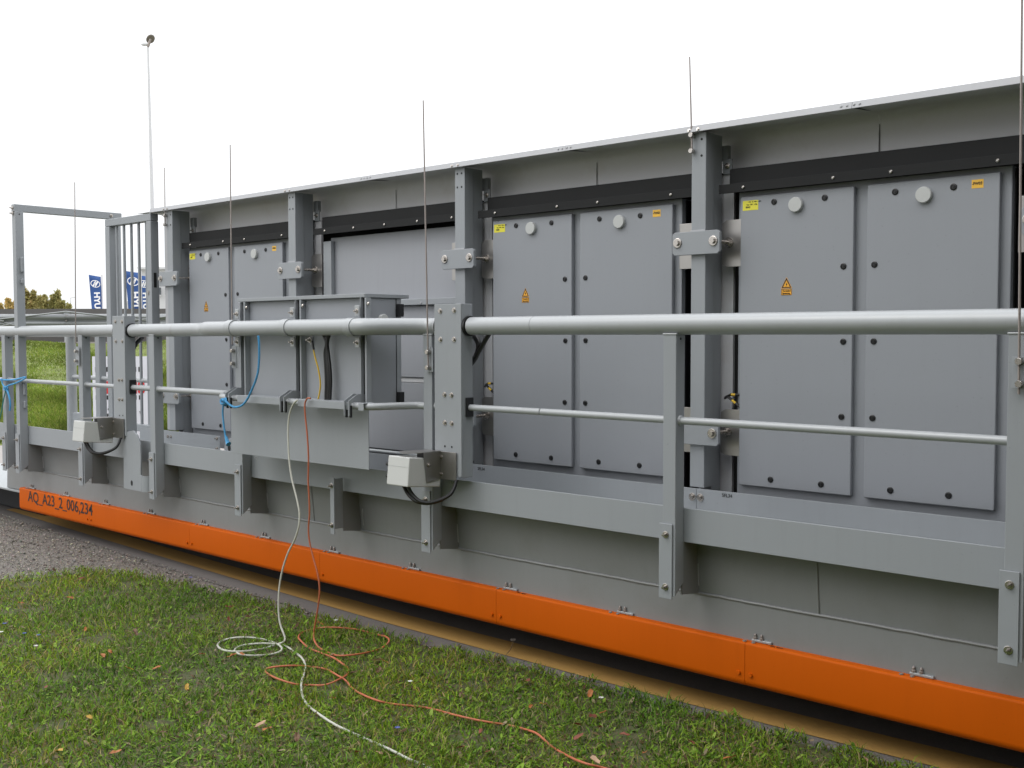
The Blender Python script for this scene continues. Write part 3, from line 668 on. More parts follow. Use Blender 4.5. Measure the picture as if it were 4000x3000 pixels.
# ------------------------------------------------------------------ top rim and rear sheet
rmt = thing('top_rim', (-4.5, 4.6, 2.6), 'pale grey metal rim running along the top of the sign housing', 'metal rim')
xr0 = PX(583, 824, 4.56); rj = [xr0]+[PX(p, q_, 4.56) for p, q_ in ((1430, 689), (2208, 570), (3327, 415))]+[PX(3327, 415, 4.56)+1.48, XR]
for a, b in zip(rj[:-1], rj[1:]):
    s = sub(MB().sheet([(4.556, ZR0), (4.568, ZR1), (4.93, ZR1+.004)], -.004, 'x', a+.0004, b-.0004), 'rim_section', 'rim_paint', rmt, bevel=.0012)
for xj in rj[1:-1]:
    for dx in (-.050, -.022, .010, .036): put('rivet', M_RIV, 'rim_paint', rmt, xj+dx, 4.561, (ZR0+ZR1)/2, rot=Matrix.Rotation(-.35, 3, 'X'))
for x in colx:
    for dx in (-.070, -.020): put('bolt', M_MID, 'bolt_metal', rmt, x+dx-.01, 4.558, ZR0+.010, s=.62, rot=Matrix.Rotation(-.35, 3, 'X'))
st = thing('rear_sheet', (-4.5, 4.9, 2.3), 'dull grey sheet metal fascia below the rim, above the black hoods', 'metal sheet')
pf = [(4.575, ZR0+.008), (4.62, ZR0+.014), (4.77, ZR0+.020)]+[(4.79+.05*math.sin(t), ZR0-.03+.05*math.cos(t)) for t in np.linspace(.25, math.pi/2, 6)]+[(4.842, 2.33)]
sj = [-8.30, PX(1548, 700, 4.84), PX(2333, 650, 4.84), PX(3437, 500, 4.84), PX(3437, 500, 4.84)+1.6, XR]
for i, (a, b) in enumerate(zip(sj[:-1], sj[1:])):
    sub(MB().sheet(pf, .002, 'x', a+.0004, b-.0004), 'sheet_panel', 'sheet_metal', st, smooth=True)
    if i < 4: sub(MB().box(b-.06, b-.004, 4.8375, 4.8390, 2.34, 2.53), 'lap_strip', 'sheet_metal', st)
    if i < 4: sub(MB().box(b-.0015, b+.0015, 4.8360, 4.8366, 2.34, 2.56), 'joint_gap', 'dark_void', st)
ht2 = MB().box(-8.30, XR, 4.958, 5.16, .70, 2.60)
tag(ht2.build('sign_housing', 'black_hood'), 'dark body of the sign, glimpsed in the gaps between cabinets and columns', 'sign housing')

# ------------------------------------------------------------------ cabinets
ZD1, ZD0, ZS1 = 1.6+.1425*YD, 1.6-.158*YD, 1.6+.1475*(YD+.03)
RL = [(3024,788),(3222,772),(3295,1040),(3294,1334),(3287,1628),(3010,1873),(3207,1892)]
RRt = [(3497,749),(3725,730),(3416,1033),(3413,1333),(3408,1633),(3478,1915),(3705,1935)]
def fr(p, a, b):
    x, z = xz(p[0], p[1], YD); return (x-a)/(b-a), (z-ZD0)/(ZD1-ZD0)
RA = (PX(2892, 1000, YD), PX(3333, 1000, YD), PX(3385, 1000, YD), PX(3901, 1000, YD))
MA = (PX(1925, 1000, YD), PX(2233, 1000, YD), PX(2265, 1000, YD), PX(2626, 1000, YD))
LA = (PX(738, 1000, YD), PX(892, 1000, YD), PX(915, 1000, YD), PX(1103, 1000, YD))
FL = [fr(p, RA[0], RA[1]) for p in RL]; FR = [fr(p, RA[2], RA[3]) for p in RRt]
CAPL, CAPR = fr((3112, 800), RA[0], RA[1]), fr((3612, 762), RA[2], RA[3])
def sticker_hazard(par, x, z, w_, y):
    # w_ width of the sign; triangle over a text plate
    h = w_*.93
    sub(MB().box(x-w_/2, x+w_/2, y-.0008, y, z-h*.62, z-.004), 'warning_sticker', 'orange_sticker', par)
    sub(MB().prism([(x-w_*.52, z), (x+w_*.52, z), (x+w_*.02, z+h), (x-w_*.02, z+h)], 'y', y-.0008, y), 'warning_sticker', 'orange_sticker', par)
    def tri(s, c): return [(x-w_*.46*s, c), (x+w_*.46*s, c), (x, c+h*.92*s)]
    o_ = tri(1, z+.003); i_ = tri(.70, z+.003+h*.085); mb = MB()
    for k in range(3):
        k2 = (k+1) % 3; mb.prism([o_[k], o_[k2], i_[k2], i_[k]], 'y', y-.0016, y-.0009)
    c = z+h*.14
    mb.prism([(x+w_*.07, c+h*.46), (x-w_*.08, c+h*.22), (x+w_*.0, c+h*.22), (x-w_*.05, c+h*.04), (x+w_*.10, c+h*.28), (x+w_*.02, c+h*.28)], 'y', y-.0016, y-.0009)
    # frame of the text plate
    for (a0, a1, b0, b1) in ((-.47,.47,-.055,-.085), (-.47,.47,-.575,-.605), (-.47,-.445,-.605,-.055), (.445,.47,-.605,-.055)):
        mb.box(x+a0*w_, x+a1*w_, y-.0016, y-.0009, z+h*b1, z+h*b0)
    sub(mb, 'warning_symbol', 'lettering', par)
    letters('sticker_text', 'Vorsicht !', w_*.20, 'lettering', par, x-w_*.37, y-.0013, z-h*.29, bold=.0002)
    letters('sticker_text', 'Spannung', w_*.19, 'lettering', par, x-w_*.37, y-.0013, z-h*.51, bold=.0002)
def cabinet(A, label, tagtxt):
    t = thing('cabinet', ((A[0]+A[3])/2, 4.75, .85), label, 'cabinet', 'grey control cabinets of the sign')
    a, b = A[0]-.026, A[3]+.040
    body = sub(MB().box(a, b, YD+.028, 4.95, .72, ZS1), 'body', 'cabinet_paint', t, bevel=.004)
    sub(MB().box(a-.004, a-.0005, YD+.06, 4.95, .72, ZS1-.01), 'side_seal', 'black_plastic', t)
    sub(MB().box(b+.0005, b+.006, YD+.06, 4.95, .72, ZS1-.01), 'side_seal', 'black_plastic', t)
    for d, (x0, x1, F, C) in enumerate(((A[0], A[1], FL, CAPL), (A[2], A[3], FR, CAPR))):
        dr = sub(MB().box(x0, x1, YD, YD+.024, ZD0, ZD1), 'door', 'cabinet_paint', t, bevel=.004)
        sub(MB().box(x0+.014, x1-.014, YD+.0243, YD+.0278, ZD0+.012, ZD1-.012), 'door_seal', 'black_plastic', t)
        for (u, v) in F: put('latch', M_LATCH, 'black_plastic', dr, x0+u*(x1-x0), YD, ZD0+v*(ZD1-ZD0))
        put('vent_cap', M_CAP, 'vent_cap', dr, x0+C[0]*(x1-x0), YD, ZD0+C[1]*(ZD1-ZD0))
        wd_ = x1-x0
        if d == 0:
            zs = ZD1-.020
            sub(MB().box(x0+.020*wd_, x0+.165*wd_, YD-.0008, YD, zs-.047, zs), 'yellow_sticker', 'yellow_sticker', dr)
            letters('sticker_text', 'SW  22  400  1.304', .0085, 'lettering', dr, x0+.075*wd_, YD-.0013, zs-.010)
            letters('sticker_text', 'Type  2037  3.5kg', .0080, 'lettering', dr, x0+.055*wd_, YD-.0013, zs-.022)
            letters('sticker_text', '8043', .012, 'lettering', dr, x0+.05*wd_, YD-.0013, zs-.036, bold=.0002)
            sticker_hazard(dr, x0+.43*wd_, ZD0+(ZD1-ZD0)*.680, .055*1.0, YD)
        elif tagtxt:
            xa_ = x0+.80*wd_; zs = ZD1-.022
            sub(MB().box(xa_, xa_+.048, YD-.0008, YD, zs-.036, zs), 'name_sticker', 'name_tag', dr)
            letters('sticker_text', tagtxt, .0170, 'lettering', dr, xa_+.0015, YD-.0013, zs-.022, sx=.86, bold=.0003)
    return t
cabinet(RA, 'nearest large grey two-door cabinet at the right with tag -PW03', '-PW03')
cabinet(MA, 'grey two-door cabinet right of the wide channel post with tag -PW02', '-PW02')
cabinet(LA, 'farthest grey two-door cabinet, half behind the junction box', '-PW01')
cabinet(tuple(a+1.645+.02 for a in RA), 'grey two-door cabinet beyond the right edge of the picture', '')
# centre bay without doors
ct = thing('blank_cabinet', (-5.1, 4.8, .85), 'plain grey enclosure without doors behind the junction box', 'cabinet')
xa, xb_ = PX(1293, 1000, 4.735), PX(1769, 1000, 4.60)+.05
sub(MB().box(xa, xb_, 4.735, 4.95, .86, 2.27), 'upper_panel', 'panel_paint', ct, bevel=.003)
xs_ = PX(1263, 1000, 4.70); sub(MB().box(xs_, xs_+.085, 4.70, 4.732, .86, 2.245), 'frame_strip', 'grey_paint', ct, bevel=.003)
sub(MB().box(xa+.004, xa+.040, 4.702, 4.733, 2.14, 2.235), 'corner_bracket', 'grey_paint', ct, bevel=.003)
sub(MB().box(xb_-.12, xb_-.04, 4.70, 4.733, .86, 2.20), 'frame_strip', 'grey_paint', ct, bevel=.003)
zlo = xz(1600, 1168, 4.66)[1]; zhi = xz(1600, 1192, 4.66)[1]
sub(MB().box(xa+.1, xb_-.06, 4.655, 4.733, zhi, zlo), 'lid_strip', 'grey_paint', ct, bevel=.003)
z1 = xz(1600, 1473, 4.70)[1]; z2 = xz(1600, 1493, 4.70)[1]; zb2 = 1.6-.1595*4.70
sub(MB().box(xa+.1, xb_-.125, 4.69, 4.733, z1, zhi-.003), 'lower_panel', 'panel_paint', ct, bevel=.003)
sub(MB().box(xa+.1, xb_-.125, 4.70, 4.733, z2, z1-.003), 'lap_strip', 'sheet_metal', ct, bevel=.002)
sub(MB().box(xa+.1, xb_-.125, 4.70, 4.733, zb2, z2-.003), 'lower_panel', 'panel_paint', ct, bevel=.003)
for px, py in ((1645, 1183),): put('rivet', M_RIV, 'bolt_metal', ct, PX(px, py, 4.655), 4.655, xz(px, py, 4.655)[1], s=1.3)
# conduit at the foot of the centre bay
tag(MB().tube([(PX(1443, 1758, 4.60), 4.60, xz(1443, 1758, 4.6)[1]), (PX(1720, 1785, 4.60), 4.60, xz(1443, 1758, 4.6)[1]-.0)], .012, 12).build('conduit', 'galvanised', smooth=True), 'thin grey conduit along the walkway right of the junction box', 'conduit')

# black hoods over the cabinets
def hood(x0, x1, label, n, xs=None):
    t = thing('hood', ((x0+x1)/2, 4.68, 2.3), label, 'rain hood', 'black rain hoods above the cabinets')
    z0, z1, z2 = 1.6+.1480*4.65, 1.6+.1575*4.65, 1.6+.1715*4.74
    sub(MB().box(x0, x1, 4.650, 4.655, z0, z1), 'lower_flange', 'black_hood', t, bevel=.001)
    sub(MB().box(x0+.03, x1, 4.70, 4.95, z1-.006, z2), 'hood_box', 'black_hood', t, bevel=.002)
    sub(MB().prism([(4.6553, z1-.004), (4.6995, z1+.006), (4.6995, z1-.004)], 'x', x0+.012, x1), 'hood_slope', 'black_hood', t)
    for x in xs: put('screw', M_SML, 'bolt_metal', t, x, 4.650, (z0+z1)/2, s=1.25)
ZH = 1.6+.1525*4.65
def hx(*l): return [PX(px, py, 4.65) for px, py in l]
hood(PX(2808, 740, 4.65), XR, 'black rain hood above the cabinet tagged -PW03', 5, hx((2903,733),(3254,701),(3480,679),(3897,640)))
hood(PX(1867, 830, 4.65), colx[3]-.03, 'black rain hood above the cabinet tagged -PW02', 4, hx((1934,829),(2176,805),(2334,789),(2620,762)))
hood(PX(1225, 910, 4.65), colx[2]-.03, 'black rain hood over the doorless centre enclosure', 4, hx((1269,919),(1381,907),(1502,894),(1630,880),(1765,865)))
hood(PX(710, 955, 4.65), colx[1]-.03, 'black rain hood above the farthest cabinet', 4, hx((744,964),(872,949),(955,939),(1101,923)))

# ------------------------------------------------------------------ junction box hung on the railing
jt = thing('junction_box', (-5.1, 3.9, .87), 'large grey junction box with pitched lid hung on the railing', 'junction box')
YB = 3.80
bx0, bx1 = PX(930, 1300, YB), PX(1438, 1300, YB); lz0, lz1 = 1.6+.0535*3.77, 1.6+.0590*3.77
sub(MB().box(PX(927, 1160, 3.77), PX(1424, 1150, 3.77), 3.77, 4.09, lz0, lz1), 'lid', 'grey_paint', jt, bevel=.002)
sub(MB().box(bx0, bx1, YB, 4.0, 1.20, lz0-.001), 'body', 'cabinet_paint', jt, bevel=.003)
sub(MB().box(bx0+.002, bx1-.002, 4.0002, 4.006, 1.20, lz0-.003), 'gasket', 'black_plastic', jt)
sub(MB().box(bx0, bx1, 4.0065, 4.04, 1.20, lz0-.001), 'rear_cover', 'grey_paint', jt, bevel=.003)
for z in ((1.72, 1.79), (1.235, 1.305)): sub(MB().box(bx1, bx1+.028, 4.0, 4.035, z[0]-.02, z[1]-.02), 'hinge', 'black_plastic', jt, bevel=.002)
put('vent_cap', M_CAP, 'vent_cap', jt, bx1+.001, 3.90, 1.68, rot=Matrix.Rotation(math.pi/2, 3, 'Z'), s=.95)
za1, za0 = 1.6-.098*YB, 1.6-.1917*YB
sub(MB().box(PX(906, 1680, YB), PX(1443, 1680, YB), YB-.006, YB-.001, za0, 1.24), 'apron', 'grey_paint', jt, bevel=.0015)
for (pa, pb) in ((943, 962), (1158, 1181), (1412, 1436)):
    x0, x1 = PX(pa, 1400, 3.77), PX(pb, 1400, 3.77)
    s_o = sub(MB().box(x0-.004, x0+.001, 3.765, 3.799, 1.225, lz0-.002).box(x1-.016, x1-.003, 3.765, 3.799, 1.225, lz0-.002), 'strut', 'grey_paint', jt, bevel=.001)
    sub(MB().box(x0+.0015, x1-.0165, 3.785, 3.798, 1.225, lz0-.003), 'slot_shade_back', 'rubber', s_o)  # dark backing plate that paints in the shade of the strut slot
    # pipe clamp
    ring = [(YJ+(RRAIL+.005)*math.cos(t), ZRAIL-.003+(RRAIL+.005)*math.sin(t)) for t in np.linspace(.9, 2*math.pi-.9, 22)]
    sub(MB().sheet(ring, .005, 'x', x0-.042, x0+.014), 'pipe_clamp', 'rail_paint', jt, smooth=True)
    for zz, sg in ((ZRAIL+.085, 1), (ZRAIL-.083, -1)):
        tb = sub(MB().box(x0-.026, x0+.012, 3.745, 3.752, zz-.030, zz+.028), 'clamp_tab', 'rail_paint', jt, bevel=.004)
        put('bolt', M_NUT, 'bolt_metal', tb, x0-.006, 3.745, zz-.002, s=.85)
    put('bolt', M_SML, 'bolt_metal', jt, x1+.004, 3.775, lz0-.035, s=1.5)
    # hook plates round the midrail
    for dx in (-.030, .006):
        xx = x0+dx
        sub(MB().prism([(3.79, 1.28), (3.79, 1.205), (3.72, 1.245), (3.69, 1.235), (3.69, 1.17), (3.672, 1.17), (3.672, 1.25), (3.735, 1.285)], 'x', xx-.002, xx+.003), 'hook', 'grey_paint', jt)
        sub(MB().box(xx-.004, xx+.005, 3.681, 3.695, 1.160, 1.225), 'rubber_pad', 'black_plastic', jt, bevel=.002)
for (pa, pb) in ((927, 1098), (1163, 1358), (1400, 1420)):
    x0, x1 = PX(pa, 1565, 3.685), PX(pb, 1575, 3.685); zt2 = ZM+.020
    sub(MB().box(x0, x1, 3.684, 3.688, zt2-.040, zt2).box(x0, x1, 3.6885, 3.76, zt2-.004, zt2), 'cover_angle', 'grey_paint', jt, bevel=.0012)
# earth terminal and wire
x, z = xz(1215, 1328, 3.79)
tm_ = sub(MB().box(x-.010, x+.012, 3.788, 3.794, z-.030, z+.030), 'earth_tab', 'rim_paint', jt, bevel=.001)
put('bolt', M_NUT, 'bolt_metal', tm_, x-.004, 3.785, z, s=1.0)
wr = thing('earth_wire', (-4.9, 3.76, 1.2), 'yellow earthing wire with black sleeve hanging on the junction box', 'wire')
def Pt(l, Y): return [P3(px, py, Y if not callable(Y) else Y(py)) for px, py in l]
def smooth_pts(pts, n=6):
    pts = [Vector(p) for p in pts]; o = []
    for i in range(len(pts)-1):
        p0 = pts[max(i-1, 0)]; p1 = pts[i]; p2 = pts[i+1]; p3 = pts[min(i+2, len(pts)-1)]
        for k in range(n):
            t = k/n; o.append(.5*((2*p1)+(p2-p0)*t+(2*p0-5*p1+4*p2-p3)*t*t+(3*p1-p0-3*p2+p3)*t**3))
    return o+[pts[-1]]
sub(MB().tube(smooth_pts(Pt([(1224,1363),(1232,1400),(1243,1440),(1250,1480),(1251,1515),(1243,1560)], 3.765)), .0045, 8), 'wire', 'earth_wire', wr, smooth=True)
sub(MB().tube(smooth_pts(Pt([(1219,1332),(1222,1348),(1226,1366)], 3.763)), .006, 8), 'sleeve', 'black_plastic', wr, smooth=True)
cb = thing('cable_bundle', (-4.8, 3.76, 1.2), 'black cable bundle running down the front of the junction box', 'cables')
for k in range(4):
    o_ = (-9, -3, 3, 9)[k]; top = (1262, 1272, 1281, 1287)[k]
    sub(MB().tube(smooth_pts(Pt([(top,1305),(1277+o_*.3,1340),(1276+o_*.8,1380),(1281+o_,1440),(1283+o_,1500),(1280+o_*.9,1575)], 3.76+.004*(k % 2)-.008)), .0085, 8), 'cable', 'black_plastic', cb, smooth=True)

# ------------------------------------------------------------------ black cables at the channel posts
def cable(name, pts, r, material, label, cat='cable', group=None, n=10):
    return tag(MB().tube(smooth_pts(pts), r, n).build(name, material, smooth=True), label, cat, group)
cable('cable', Pt([(1845,1300),(1870,1345),(1860,1390),(1830,1430),(1800,1455)], 4.05), .016, 'black_plastic', 'thicker black cable curling behind the wide channel post', 'cable', 'black cables behind the channel posts')
cable('cable', Pt([(1913,1300),(1890,1340),(1870,1375),(1850,1405),(1815,1440)], 4.045), .012, 'black_plastic', 'straight slanting black cable right of the wide channel post', 'cable', 'black cables behind the channel posts')
cable('cable', Pt([(556,1318),(545,1328),(530,1345),(515,1375),(500,1400)], 4.06), .016, 'black_plastic', 'black cable rising behind the left channel post', 'cable', 'black cables behind the channel posts')
for cx, lab in ((colx[3]+.02, 'left of the nearest cabinet'), (colx[2]+.02, 'left of the cabinet tagged -PW02')):
    t = thing('cable_connector', (cx+.08, 4.69, 1.28), 'small black cable fork with yellow tags '+lab, 'cable connector', 'cable forks beside the cabinets')
    z = 1.292 if cx > -4 else 1.30
    sub(MB().tube([(cx+.015, 4.72, z-.01), (cx+.04, 4.70, z), (cx+.065, 4.695, z+.01), (cx+.12, 4.69, z+.01)], .007, 8).tube([(cx+.04, 4.70, z), (cx+.075, 4.695, z-.02), (cx+.12, 4.69, z-.05)], .007, 8), 'cable', 'black_plastic', t, smooth=True)
    sub(MB().cyl((cx+.068, 4.693, z+.01), (cx+.092, 4.691, z+.01), .0065, 8), 'cable_tag', 'earth_wire', t)
    sub(MB().cyl((cx+.072, 4.693, z-.018), (cx+.092, 4.691, z-.032), .0065, 8), 'cable_tag', 'earth_wire', t)

# ------------------------------------------------------------------ sensor boxes
def sensor(x0, x1, zc, label, xarm0, xarm1):
    t = thing('sensor', ((x0+x1)/2, 3.75, zc-.1), label, 'sensor box', 'white sensor boxes on the railing')
    yf, yb = 3.70, 3.93; hh = .077
    c, s = math.cos(-.10), math.sin(-.10); ym = (yf+yb)/2
    def rt_(y, z): dy, dz = y-ym, z; return (ym+dy*c-dz*s, zc+dy*s+dz*c)
    vs = []
    for z in (-hh, hh*.95):
        for (x, y) in ((x0, yf), (x1, yf), (x1, yb), (x0, yb)):
            p = rt_(y, z); vs.append((x, p[0], p[1]))
    # split into base and lid with a fine joint
    bo = sub(MB().hexa(vs), 'housing', 'white_plastic', t, bevel=.005)
    a0 = rt_(yf-.0006, hh*.30); sub(MB().box(x0+.004, x1+.0006, a0[0]-.0006, a0[0]+.0004, a0[1]-.001, a0[1]+.001), 'joint_line', 'vent_cap', bo)
    for dz in (.035, -.028):
        g_ = sub(MB().cyl((x0-.022, yf+.035, zc+dz), (x0, yf+.035, zc+dz), .017, 14), 'cable_gland', 'black_plastic', t, smooth=True)
        sub(MB().cyl((x0-.040, yf+.035, zc+dz), (x0-.0225, yf+.035, zc+dz), .011, 12, .014), 'gland_nut', 'black_plastic', g_, smooth=True)
    # bracket of stainless sheet
    zt3 = zc+.100
    sub(MB().prism([(x0+.02, yf+.06), (x1-.045, yf+.0), (x1+.004, yf+.08), (x1+.004, 3.925), (x0+.07, 3.925)], 'z', zt3, zt3+.003), 'bracket_top', 'stainless', t, bevel=.0006)
    sub(MB().prism([(yf+.10, zt3), (3.925, zt3), (3.925, zc-.045), (yf+.12, zc-.055)], 'x', x1+.003, x1+.006), 'bracket_side', 'stainless', t, bevel=.0006)
    sub(MB().box(x1-.05, x1+.003, yf+.105, 3.925, zt3-.035, zt3-.001), 'bracket_inner', 'black_plastic', t)
    put('bolt', M_MID, 'bolt_metal', t, x1+.006, yf+.135, zc+.035, rot=Matrix.Rotation(math.pi/2, 3, 'Z'), s=.95)
    sub(MB().box(xarm0, xarm1, 3.920, 3.925, zc-.045, zt3), 'bracket_arm', 'stainless', t, bevel=.001)
    for dz in (.07, -.02): put('bolt', M_MID, 'bolt_metal', t, x1+.012, 3.920, zc+dz, s=.7)
    xm0, xm1 = x0+.05, x1+.13
    for k in range(2):
        pts = [(xm0+.03*k, 3.76, zc-.06), (xm0+.035+.035*k, 3.765, zc-.115), (xm0+.09+.03*k, 3.78, zc-.152+.004*k), (xm0+.16+.01*k, 3.82, zc-.155+.006*k), (xm1-.01, 3.88, zc-.11), (xm1, 3.915, zc-.04)]
        sub(MB().tube(smooth_pts(pts), .0095, 10), 'cable', 'black_plastic', t, smooth=True)
    return t
sx0, sx1 = PX(1513, 1840, 3.70), PX(1596, 1840, 3.70)
sensor(sx0, sx1, xz(1560, 1848, 3.70)[1], 'white sensor box with steel bracket on the wide channel post', XPR0+.03, XPR1-.03)
sx0, sx1 = PX(287, 1690, 3.70), PX(325, 1690, 3.70)
sensor(sx0-.01, sx1+.01, xz(310, 1690, 3.70)[1], 'white sensor box with steel bracket on the left channel post', XPL0, XPL1-.02)

# ------------------------------------------------------------------ lightning rods
rods = [((292,712),(296,1345),(297,1372,1410),3.92,'foreground thin rod in front of the walkway entrance, left of the gate'),
        ((643,655),(645,880),(645,842,878),4.57,'short thin rod above the outermost column by the lamp post'),
        ((899,566),(907,1345),(908,1370,1420),3.935,'thin rod rising left of the junction box'),
        ((1653,392),(1673,1437),(1672,1375,1436),3.925,'long thin rod left of the wide channel post'),
        ((2694,222),(2703,592),(2702,528,590),4.565,'thin rod above the column between the right-hand cabinets'),
        ((3995,-400),(3980,1540),(3982,1412,1500),3.915,'thin rod at the right edge of the picture')]
for (tp, bp, (bxp, b1, b2), Y, lab) in rods:
    base = P3(bp[0], bp[1], Y); top = P3(tp[0], tp[1], Y)
    t = thing('lightning_rod', base, lab, 'metal rod', 'thin lightning rods')
    sub(MB().tube([base, base.lerp(top, .5), top], .0042, 8, rf=lambda i: (.0046, .0042, .0036)[i]), 'rod', 'rod_metal', t, smooth=True)
    if Y < 4.3:
        x, _ = xz(bxp, (b1+b2)/2, Y); za, zb = xz(bxp, b1-18, Y)[1], xz(bxp, b2+18, Y)[1]
        sub(MB().box(x-.028, x+.024, Y+.012, Y+.015, zb, za), 'mount_plate', 'grey_paint', t, bevel=.001)
    for bb in (b1, b2):
        x, z = xz(bxp, bb, Y)
        put('clamp_bolt', M_CLB if 'M_CLB' in globals() else globals().setdefault('M_CLB', lathe([(.012,.012),(.012,0),(.0125,-.004),(.0125,-.012),(.011,-.014)], 16).mesh('clamp_bolt', True)), 'bolt_metal', t, x, Y, z)

# ------------------------------------------------------------------ ropes and loose cables
rp = [(1009,1312),(1012,1345),(1012,1400),(1008,1450),(997,1490),(980,1530),(965,1560),(945,1583),(920,1590),(900,1583),(885,1570),(872,1562)]
def rope(name, pts, r, material, label, cat='rope', group=None):
    pts = smooth_pts(pts, 8); L = [0]
    for a, b in zip(pts[:-1], pts[1:]): L.append(L[-1]+(b-a).length)
    t = thing(name, pts[-1], label, cat, group)
    for ph in (0, 2.1, 4.2):
        q_ = []; n = max(int(L[-1]/.004), 20)
        for i in range(n):
            s = L[-1]*i/(n-1); k = min(int(np.searchsorted(L, s)), len(pts)-1); k = max(k, 1); u = (s-L[k-1])/max(L[k]-L[k-1], 1e-6)
            p = pts[k-1].lerp(pts[k], u); d = (pts[k]-pts[k-1]).normalized(); a = d.orthogonal().normalized() if abs(d.z) < .2 else d.cross(Vector((0,1,0))).normalized(); b = d.cross(a)
            an = s/.030*6.28+ph; q_.append(p+a*math.cos(an)*r*.52+b*math.sin(an)*r*.52)
        sub(MB().tube(q_, r*.56, 6), 'strand', material, t, smooth=True)
    return t
rt1 = rope('rope', Pt(rp, 3.655), .0065, 'blue_rope', 'light blue rope hanging in a loop left of the junction box', group='blue ropes')
def knot(par, c, R, material, n=60):
    q_ = [Vector(c)+Vector((R*math.cos(3*t)*(1+.4*math.cos(5*t)), R*.7*math.sin(2*t), R*math.sin(3*t)*(1+.4*math.sin(4*t)))) for t in np.linspace(0, 6.28, n)]
    sub(MB().tube(q_, .0055, 6), 'knot', material, par, smooth=True)
k1 = P3(875, 1570, 3.66); knot(rt1, k1, .017, 'blue_rope')
sub(MB().tube(smooth_pts(Pt([(873,1575),(870,1610),(873,1650),(880,1700),(888,1725)], 3.67)), .0055, 6), 'tail', 'blue_rope', rt1, smooth=True)
sub(MB().tube(smooth_pts(Pt([(882,1705),(889,1728),(893,1735)], 3.67)), .011, 8, rf=lambda i: .008+.0008*i), 'frayed_end', 'blue_rope', rt1, smooth=True)
rt2 = rope('rope', Pt([(-15,1480),(20,1484),(60,1482),(98,1473),(90,1483),(60,1497),(35,1505),(22,1515)], 3.935), .0065, 'blue_rope', 'blue rope knotted round the railing at the left edge', group='blue ropes')
knot(rt2, P3(24, 1518, 3.93), .017, 'blue_rope')
sub(MB().tube(smooth_pts(Pt([(6,1478),(10,1500),(22,1515)], 3.925)), .006, 6), 'strand', 'blue_rope', rt2, smooth=True)
sub(MB().tube(smooth_pts(Pt([(26,1520),(36,1550),(40,1580),(38,1604)], 3.93)), .0085, 6), 'tail', 'blue_rope', rt2, smooth=True)
sub(MB().tube(smooth_pts(Pt([(24,1520),(14,1560),(5,1610),(-4,1650),(-30,1800)], 3.93)), .0055, 6), 'tail', 'green_rope', rt2, smooth=True)

WH = [(1162,1563),(1148,1576),(1133,1610),(1126,1660),(1126,1720),(1130,1800),(1140,1870),(1156,1935),(1167,1985),(1170,2020),(1166,2060),(1150,2110),(1125,2160),(1105,2220),(1093,2280),(1088,2340),(1089,2400),(1095,2440),(1106,2470)]
WG = [(1113,2492),(1107,2508),(1078,2518),(1025,2534),(944,2545),(875,2540),(850,2520),(871,2502),(920,2491),(985,2491),(1046,2502),(1082,2516),(1101,2532),(1090,2547),(1046,2558),(985,2561),(940,2556),(916,2541),(944,2522),(1005,2514),(1066,2515),(1115,2524),(1160,2553),(1184,2577),(1193,2602),(1188,2634),(1179,2659),(1177,2691),(1184,2724),(1204,2756),(1245,2789),(1310,2831),(1392,2870),(1473,2905),(1530,2931),(1595,2964),(1642,2984),(1720,3020),(1800,3060)]
RH = [(1213,1556),(1200,1557),(1191,1580),(1193,1629),(1200,1697),(1205,1788),(1204,1878),(1207,1936),(1209,2003),(1205,2062),(1209,2116),(1225,2184),(1241,2243),(1248,2297),(1245,2351),(1236,2410),(1228,2455)]
RG = [(1225,2485),(1229,2504),(1245,2528),(1278,2547),(1322,2561),(1400,2555),(1469,2540),(1508,2520),(1520,2500),(1505,2486),(1469,2478),(1392,2459),(1310,2451),(1249,2453),(1188,2467),(1166,2488),(1180,2508),(1209,2532),(1261,2553),(1302,2569),(1339,2594),(1359,2612),(1357,2634),(1322,2655),(1270,2675),(1209,2676),(1148,2671),(1087,2652),(1050,2634),(1036,2618),(1066,2606),(1148,2600),(1229,2606),(1278,2616),(1318,2638),(1351,2659),(1375,2687),(1412,2711),(1473,2736),(1534,2750),(1663,2764),(1785,2795),(1886,2817),(1988,2833),(2033,2844),(2090,2862),(2122,2886),(2159,2919),(2232,2960),(2293,2984),(2358,3000),(2450,3030)]
def hang(Hs, Gs, r, name, material, label, dips):
    gz = [.028+dips*math.sin(i*1.7)*.014 for i in range(len(Gs))]; gz = [z-(.008 if i > len(Gs)*.9 and r > .005 else 0)+(.003 if r < .005 else 0) for i, z in enumerate(gz)]; g0 = G(*Gs[0], z=.025)
    pts = []
    for i, (px, py) in enumerate(Hs):
        t = (py-Hs[0][1])/(Gs[0][1]-Hs[0][1]); Y = 3.665+(g0.y-3.665)*t**1.3; pts.append(P3(px, py, Y))
    for (px, py), z in zip(Gs, gz): pts.append(G(px, py, z=z))
    cable(name, pts, r, material, label, 'cable', 'loose cables hanging to the lawn')
hang(WH, WG, .0052, 'cable', 'white_cable', 'white cable hanging from the junction box and coiled on the lawn', .6)
hang(RH, RG, .0047, 'cable', 'orange_cable', 'orange cable hanging from the junction box and looping over the lawn', .95)

